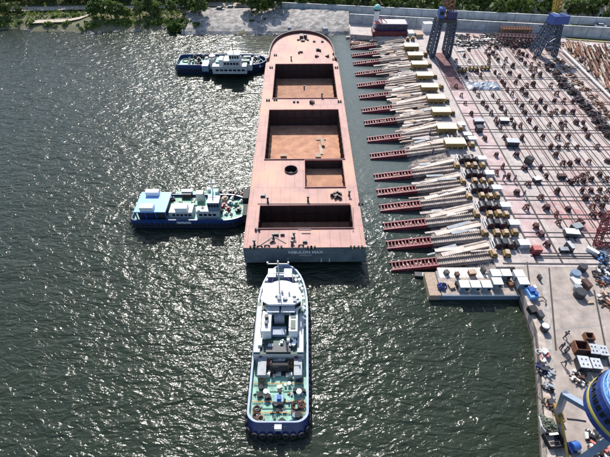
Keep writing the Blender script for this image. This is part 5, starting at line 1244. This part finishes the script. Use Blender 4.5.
# ------------------------------------------------------------------ cranes
def lattice(b, p, q, wd, n, t=.16, m=0):
    p, q = Vector(p), Vector(q); d = (q-p); up = Vector((0, 0, 1)) if abs(d.normalized().z) < .8 else Vector((1, 0, 0))
    r_ = d.cross(up).normalized()*wd/2; u_ = r_.cross(d).normalized()*wd/2
    cs = [r_+u_, r_-u_, -r_-u_, -r_+u_]
    for c in cs: b.beam(p+c, q+c, t, None, m)
    for k in range(n):
        a, e = p+d*k/n, p+d*(k+1)/n
        for j in range(4): b.beam(a+cs[j], e+cs[(j+1) % 4], t*.6, None, m)
        for j in range(4): b.beam(a+cs[j], a+cs[(j+1) % 4], t*.6, None, m)
    return b
M['craneleg'] = mat('slate_blue_steel', (.06, .085, .14), .5, var=.4)
PC = thing('portal_crane', 'tall blue grey portal crane with rusty lattice tower over the crane track', 'crane', (46.6, 147.5, ZY))
for sx, x in ((-1, -2.7), (1, 2.7)):
    for y in (-2.2, 2.2):
        b = MB(); lattice(b, (x*1.02, y, .4), (x*.86, y*.75, 11.5), 1.5, 9, .36); b.build('leg', M['craneleg'], PC)
    b = MB(); b.box(x, 0, 0, .9, 6, .6); b.build('bogie', M['dark'], PC)
b = MB(); b.box(0, 0, 11.4, 6.2, 4.6, 1.0); b.build('portal_deck', M['dark'], PC)
b = MB(); b.box(-2.2, -.6, 12.4, 1.7, 2.2, 3.2); cbn = b.build('cab', M['blue'], PC); b = MB(); b.box(-2.2, -1.73, 13.6, 1.4, .08, 1.1); b.build('window', M['glass'], cbn)
b = MB(); b.box(1.3, -.8, 12.4, 3.0, 2.4, 2.2); b.build('machine_house', M['navy'], PC)
b = MB(); lattice(b, (.2, .5, 12.4), (.6, 1.2, 24), 2.6, 8, .24); b.build('tower', M['rust'], PC)
b = MB(); lattice(b, (.6, 0, 15), (2.2, 14, 30), 1.3, 14, .16); b.build('boom', M['rust'], PC)
b = MB(); lattice(b, (-.6, 1.5, 16), (-2.6, 6, 22), 1.5, 7, .16); b.build('counter_jib', mat('pale_rust', (.38, .25, .19), .8, var=.4, scale=2), PC)

TC = thing('tower_crane', 'dark lattice crane with deep blue house and yellow boom', 'crane', (83.6, 148.6, ZY))
for x in (-3, 3):
    for y in (-2.5, 2.5):
        b = MB(); lattice(b, (x, y, .2), (x*.5, y*.45, 10), 1.3, 9, .26); b.build('leg', M['craneleg'], TC)
b = MB()
for z in (3, 6.5): 
    k = 1-.045*z
    for (p, q) in (((-3*k, -2.5*k, z), (3*k, -2.5*k, z)), ((-3*k, 2.5*k, z), (3*k, 2.5*k, z)), ((-3*k, -2.5*k, z), (-3*k, 2.5*k, z)), ((3*k, -2.5*k, z), (3*k, 2.5*k, z)), ((-3*k, -2.5*k, z), (3*k*.85, -2.5*k*.85, z+3.4))): b.beam(p, q, .22)
b.build('bracing', M['bluegrey'], TC)
b = MB(); b.box(0, 0, 9.9, 4, 3, .7); b.build('turntable', M['dark'], TC)
b = MB(); b.box(.3, -.8, 10.6, 5.8, 3.8, 2.5, .12, 0, .92, .92); hs = b.build('house', mat('deep_blue_house', (.02, .06, .24), .45, var=.15), TC)
b = MB()
for k in range(4): b.box(-1.6+k*1.25, -2.74+.15*k, 11.5, .7, .1, .9, .12)
b.build('window_band', M['glass'], hs)
b = MB(); b.beam((-1.6, .4, 13.25), (-.2, -1.6, 13.2), .3); b.beam((.6, .2, 13.25), (1.6, -1.2, 13.2), .26); b.build('roof_rail', M['white'], hs)
b = MB(); lattice(b, (0, 1.5, 13), (1.5, 13, 26), 1.8, 14, .22); lattice(b, (0, 1.5, 14), (.2, 4, 22), 1.6, 7, .2); b.build('boom', M['yellow'], TC)

# slewing crane in the foreground: big round blue house on a legged ring
KR, kz = 4.3, 15.5
kc = g(625, 415, kz); SC = thing('slewing_crane', 'big round bright blue crane house with a yellow stripe in the near right corner', 'crane', (kc.x, kc.y, ZY))
zz = kz-ZY
M['cranelb'] = mat('crane_sky_blue', (.10, .29, .58), .55, var=.35, scale=.8); M['craneb'] = mat('crane_deep_blue', (.025, .06, .25), .55, var=.4, scale=.9); M['craney'] = mat('crane_yellow_stripe', (.42, .36, .10), .5, var=.2)
b = MB(); b.lathe(0, 0, [(.01, zz+4.3), (KR-1.5, zz+4.2), (KR-1.45, zz+4.2), (KR-.7, zz+3.95), (KR-.25, zz+3.9)], 48); b.build('roof', M['cranelb'], SC)
b = MB(); b.lathe(0, 0, [(KR-.25, zz+3.9), (KR-.1, zz+3.75), (KR, zz+1.3)], 48); wl = b.build('wall', M['craneb'], SC)
b = MB(); b.lathe(0, 0, [(KR+.02, zz+1.3), (KR+.12, zz+1.15), (KR+.06, zz+.75)], 48); b.build('stripe', M['craney'], SC, True)
b = MB(); b.lathe(0, 0, [(KR+.04, zz+.75), (KR+.04, zz-.1), (KR-.4, zz-.5), (.5, zz-.6), (.01, zz-.6)], 48); b.build('lower_ring', M['craneb'], SC)
for k in range(26):
    a = math.pi*.62+k*2*math.pi/36; b = MB(); rr = KR-.03
    b.box(rr*math.cos(a), rr*math.sin(a), zz+1.9, .14, .42, .9, a); b.build('window', M['glass'], wl)
b = MB()
for k in range(4): b.box(-1.5+k*.5, -.2+.5*k, zz+4.3, 1.1, .7, .3, .5*k)
b.build('roof_hatch', mat('pale_sand_paint', (.50, .48, .33), .6, var=.3), SC)
b = MB(); b.torus((0, 0, zz+4.0), (0, 0, 1), KR-.3, .09, 48, 6); b.build('roof_rail', M['lblue'], SC)
b = MB()
for k in range(18):
    a = 2*math.pi*k/18; b.beam((1.2*math.cos(a), 1.2*math.sin(a), zz+4.28), ((KR-1.5)*math.cos(a), (KR-1.5)*math.sin(a), zz+4.24), .06, .08)
b.build('roof_seams', M['blue'], SC)
for k in range(24):
    a = 2*math.pi*k/24; b = MB(); b.beam(((KR-.35)*math.cos(a), (KR-.35)*math.sin(a), zz+3.85), ((KR-.35)*math.cos(a), (KR-.35)*math.sin(a), zz+4.75), .05); b.build('rail_post', M['lgrey'], SC)
b = MB(); b.torus((0, 0, zz+4.75), (0, 0, 1), KR-.35, .04, 48, 5); b.build('hand_rail', M['lgrey'], SC)
b = MB(); b.box(1.0, -1.0, zz+4.25, 1.2, .9, .6, .6); b.build('roof_fan', M['grey'], SC)
b = MB(); b.cyl(0, 0, zz-1.6, 2.4, 1.1, 28); b.build('slew_ring', M['dark'], SC)
O = Vector(SC.location)
def leg(pts, wd, m, name='leg'):
    b = MB()
    for i in range(len(pts)-1): b.beam(pts[i]-O, pts[i+1]-O, wd)
    return b.build(name, m, SC)
e1_, e2_, e3_ = g(586, 397, 12.8), g(564, 394.5, 12.6), g(558, 413, 3.0)
leg([O+Vector((-2.0, .3, zz-1.1)), e2_], .7, M['bluegrey'], 'outrigger')
leg([e2_+Vector((0, 0, .4)), e3_], .65, M['bluegrey'])
f1, f2 = O+Vector((-1.4, -1.8, zz-1.1)), g(566, 470, 6)
leg([f1, f2], .8, M['bluegrey'], 'outrigger'); leg([f2+Vector((0, 0, .4)), g(570, 500, 3.0)], .8, M['bluegrey'])
leg([O+Vector((1.8, 1.8, zz-1.1)), g(660, 330, 10)], 1.0, M['bluegrey'], 'outrigger'); leg([g(660, 330, 10.4), g(650, 345, 3.0)], .8, M['bluegrey'])
for p in (e3_, g(570, 500, 3.0), g(650, 345, 3.0)):
    b = MB(); q = p-O; b.box(q.x, q.y, 0, .8, 2.6, .9); b.box(q.x, q.y, .9, .5, 1.2, .5); b.build('bogie', M['olive'], SC)
b = MB(); b.beam(g(561, 416, 3.4)-O, g(571, 480, 3.4)-O, .28); b.build('rail_guard', M['yellow'], SC)
r = thing('cable_reel', 'dark blue cable reel machine on the quay between crane legs', 'cable reel', (*g(575, 446, 3.4).xy, ZY), .2)
b = MB(); b.box(0, 0, 0, 1.6, 1.4, .6); b.build('base', M['navy'], r); b = MB(); b.tube([(-.5, 0, 1.0), (.5, 0, 1.0)], .55, 14); b.build('reel', M['blue'], r); b = MB(); b.box(.3, -.6, .6, .5, .3, .4); b.build('control_box', M['white'], r)
b = MB(); b.tube([g(567, 418.5, ZY+.08), g(577, 419.5, ZY+.08), g(586, 421, ZY+.08)], .09, 6); o = b.build('cable', M['dark']); tag(o, 'dark cable lying on the concrete below the crane outrigger', 'cable')
# red lattice frame at the right edge of the yard
RF = thing('small_gantry', 'red steel lattice gantry standing at the right edge of the yard', 'frame', (*g(606, 240, 3).xy, ZY), 0)
b = MB()
lattice(b, (-2.6, -1.5, .3), (-.6, 2.8, 5.0), 1.0, 6, .16); b.build('strut', M['maroon'], RF)
b = MB(); lattice(b, (-2.6, -1.5, .4), (5.5, -1.6, .4), 1.0, 8, .18); b.build('sill', M['maroon'], RF)
b = MB(); lattice(b, (-2.2, .6, 2.6), (5.5, .4, 2.6), .9, 8, .16); b.build('girder', M['maroon'], RF)
b = MB(); lattice(b, (-.6, 2.8, 5), (5.5, 2.6, 5), .9, 7, .16); b.build('top_girder', M['maroon'], RF)

# lattice boom sections lying along the back wall, and scrap around
for k, (p0, p1, lab, m) in enumerate((((500, 33), (531, 33.5), 'rusty lattice boom lying along the back wall', 'rust'), ((508, 27.5), (545, 30), 'brown lattice boom lying closest to the back wall', 'brown'), ((498, 40), (540, 42), 'dark lattice boom lying in front of the rusty ones', 'dmaroon'))):
    p, q = g(*p0, 3.5), g(*p1, 3.5); mp_ = (p+q)/2; r = thing('lattice_boom', lab, 'boom', (mp_.x, mp_.y, ZY), math.atan2(q.y-p.y, q.x-p.x)); L2 = (q-p).length/2
    b = MB(); lattice(b, (-L2, 0, 1.5), (L2, 0, 1.5), 2.6, 12, .3); b.build('lattice', M[m], r)
random.seed(99)
for k in range(70):
    px = random.uniform(448, 560); py = 32+(px-450)*.085+random.uniform(-1.5, 9)+(4 if px < 480 else 0)
    c_ = random.choice(['black', 'brown', 'dmaroon', 'dark', 'dark', 'brown', 'offwhite', 'rust'])
    heap('scrap_heap', f'{dict(black="black", brown="brown", dmaroon="dark red", dark="dark grey", offwhite="whitish", rust="rusty orange", lgrey="pale grey")[c_]} scrap heap along the back of the yard', 'scrap heap', px, py, random.uniform(1.2, 2.3), 1.1, [M[c_], M['dark']], 7, 100+k, 'scrap heaps along the back wall in '+c_, 1.6)
for k, (px, py, l) in enumerate(((482, 40, 5), (489, 38.5, 4.5), (455, 43, 4), (461, 50, 3), (472, 47, 4))):
    q = g(px, py, 3); b = MB(); b.box(0, 0, 0, l, .7, .4); o = b.build('white_beam', M['offwhite']); o.location = (q.x, q.y, ZY); o.rotation_euler.z = .05*k; tag(o, 'white painted steel beam lying at the back of the yard', 'beam', 'white beams at the back of the yard')
# steel stock at the right: long bars in layers, a white pipe, dark profile heaps
pa, pb_ = g(563, 50, 3.2), g(618, 104, 3.2); b = MB(); b.tube([pa, pb_], .28, 10); o = b.build('white_pipe', M['white']); tag(o, 'long white pipe lying diagonally beside the steel stock', 'pipe')
cols = ['brown', 'rust', 'rust', 'tan', 'dmaroon', 'offwhite', 'brown', 'slipconc', 'rust']
cn = dict(brown='brown', rust='rusty', tan='tan', dmaroon='dark red', offwhite='whitish', slipconc='pale grey')
for k in range(240):
    px = random.uniform(567, 614); py = random.uniform(46, max(47, 46+(px-567)*1.02))
    p = g(px, py, 3); L = random.uniform(3.5, 8); a = R(74)+random.uniform(-.07, .07); c_ = random.choice(cols)
    b = MB(); h_ = random.uniform(.2, .4); b.box(0, 0, 0, L, random.uniform(.2, .45), h_); b.box(0, 0, h_, L*.96, .1, .12); o = b.build('steel_bar', M[c_])
    o.location = (p.x, p.y, ZY+random.choice((.02, .35, .7, 1.0))); o.rotation_euler = (0, random.uniform(-.04, .04), a); tag(o, f'{cn[c_]} long steel bar in the stock pile at the upper right', 'steel bar', f'{cn[c_]} steel bars in the stock pile')
for k in range(11):
    px, py = 549+k*6.2+random.uniform(-1, 1), 66+k*7.0
    heap('profile_heap', 'dark heap of cut steel profiles in the row along the right side', 'scrap heap', px, py, 1.9, 1.3, [M['dark'], M['black'], M['dmaroon']], 12, 300+k, 'dark profile heaps in a row')
    if k < 9: heap('profile_heap', 'brown heap of cut steel profiles beside the white pipe', 'scrap heap', px+11, py-4, 1.8, .7, [M['brown'], M['rust'], M['tan']], 7, 400+k, 'brown profile heaps beside the pipe')
for k in range(9):
    q = g(574+k*5+random.uniform(-1, 1), 45.5+k*.45+random.uniform(-1, 1), 3); b = MB(); b.box(0, 0, 0, random.uniform(2, 4), 1.1, random.uniform(.5, 1.1)); o = b.build('wrapped_bundle', M['offwhite']); o.location = (q.x, q.y, ZY); o.rotation_euler.z = random.uniform(-.5, .3); tag(o, 'whitish bundle stacked at the top end of the steel stock', 'bundle', 'whitish bundles at the top of the steel stock')

# ------------------------------------------------------------------ people
def person_mesh(pose):
    sk = {'pelvis': (0, 0, .95), 'chest': (.02, 0, 1.3), 'neck': (.02, 0, 1.5), 'head': (.05, 0, 1.62), 'top': (.04, 0, 1.76)}
    s_ = .22*pose
    for n_, y, f in (('l', .1, 1), ('r', -.1, -1)):
        sk['hip'+n_] = (0, y, .9); sk['knee'+n_] = (f*s_+.03, y*1.15, .5); sk['foot'+n_] = (f*s_*1.5-.05, y*1.2, .07); sk['toe'+n_] = (f*s_*1.5+.14, y*1.3, .04)
        sk['sh'+n_] = (0, y*1.95, 1.43); sk['el'+n_] = (-f*s_*.8, y*2.5, 1.15); sk['hand'+n_] = (-f*s_+.1+.1*pose, y*2.4, .9)
    ed = [('pelvis', 'chest'), ('chest', 'neck'), ('neck', 'head'), ('head', 'top')]
    for n_ in 'lr': ed += [('pelvis', 'hip'+n_), ('hip'+n_, 'knee'+n_), ('knee'+n_, 'foot'+n_), ('foot'+n_, 'toe'+n_), ('chest', 'sh'+n_), ('sh'+n_, 'el'+n_), ('el'+n_, 'hand'+n_)]
    ks = list(sk); me = bpy.data.meshes.new('person'); me.from_pydata([sk[k] for k in ks], [(ks.index(a), ks.index(c)) for a, c in ed], [])
    o = bpy.data.objects.new('tmp', me); COL.objects.link(o); o.modifiers.new('s', 'SKIN'); sb = o.modifiers.new('u', 'SUBSURF'); sb.levels = 1; sb.render_levels = 1
    rad = dict(pelvis=.15, chest=.17, neck=.06, head=.115, top=.07)
    for k in ks:
        r_ = rad.get(k) or {'hi': .1, 'kn': .07, 'fo': .055, 'to': .045, 'sh': .075, 'el': .05, 'ha': .04}[k[:2]]
        v = me.skin_vertices[0].data[ks.index(k)]; r_ *= 1.35 if k != 'head' and k != 'top' else 1.05; v.radius = (r_, r_*(1.0 if k != 'chest' else 1.2)); v.use_root = (k == 'pelvis')
    dg = bpy.context.evaluated_depsgraph_get(); m2 = bpy.data.meshes.new_from_object(o.evaluated_get(dg)); bpy.data.objects.remove(o)
    m2.materials.clear(); [m2.materials.append(x) for x in (M['cloth'], M['cloth2'], M['skin'])]
    for p in m2.polygons:
        z = p.center.z; p.material_index = 2 if (z > 1.5 or (abs(p.center.y) > .2 and z < .93)) else (1 if z > .95 else 0); p.use_smooth = True
    return m2
pm = [person_mesh(1.0), person_mesh(.25)]
HB_ = MB(); HB_.lathe(0, 0, [(.15, 1.66), (.135, 1.74), (.09, 1.81), (.01, 1.83)], 12); 
ppl = [(566.5, 334, .3, 'person in dark clothes walking alone on the concrete above the group'), (562.5, 346, 1.2, 'person in dark clothes at the left of the group of three'), (567.5, 347.5, -.6, 'person in dark clothes at the upper right of the group of three'), (567, 351, 2.2, 'person in dark clothes nearest the camera in the group of three'), (565.5, 362, -1.4, 'person in dark clothes walking alone below the group'),
       (433, 151.5, .5, 'person in dark clothes standing on a pale runner between tracks'), (504, 177, 1.0, 'person in dark clothes at the left of the small equipment frame on the yard'), (515, 178.5, 2.0, 'person in dark clothes right of the small equipment frame on the yard'), (524, 194, .3, 'person in dark clothes walking beside the wide crane track'), (430, 133, 1, 'person in dark clothes by the yellow trolley near a cover')]
hm = HB_.mesh('helmet', M['black'])
for i, (px, py, a, lab) in enumerate(ppl):
    z = 2.75 if px < 440 else ZY
    q = g(px, py, z+.9); o = obj('person', pm[0 if 'walking' in lab else 1]); o.location = (q.x, q.y, z); o.rotation_euler.z = a; o.scale = (1.05,)*3; tag(o, lab, 'person')
    h_ = obj('helmet', hm, o); h_.location = (.045, 0, 0)
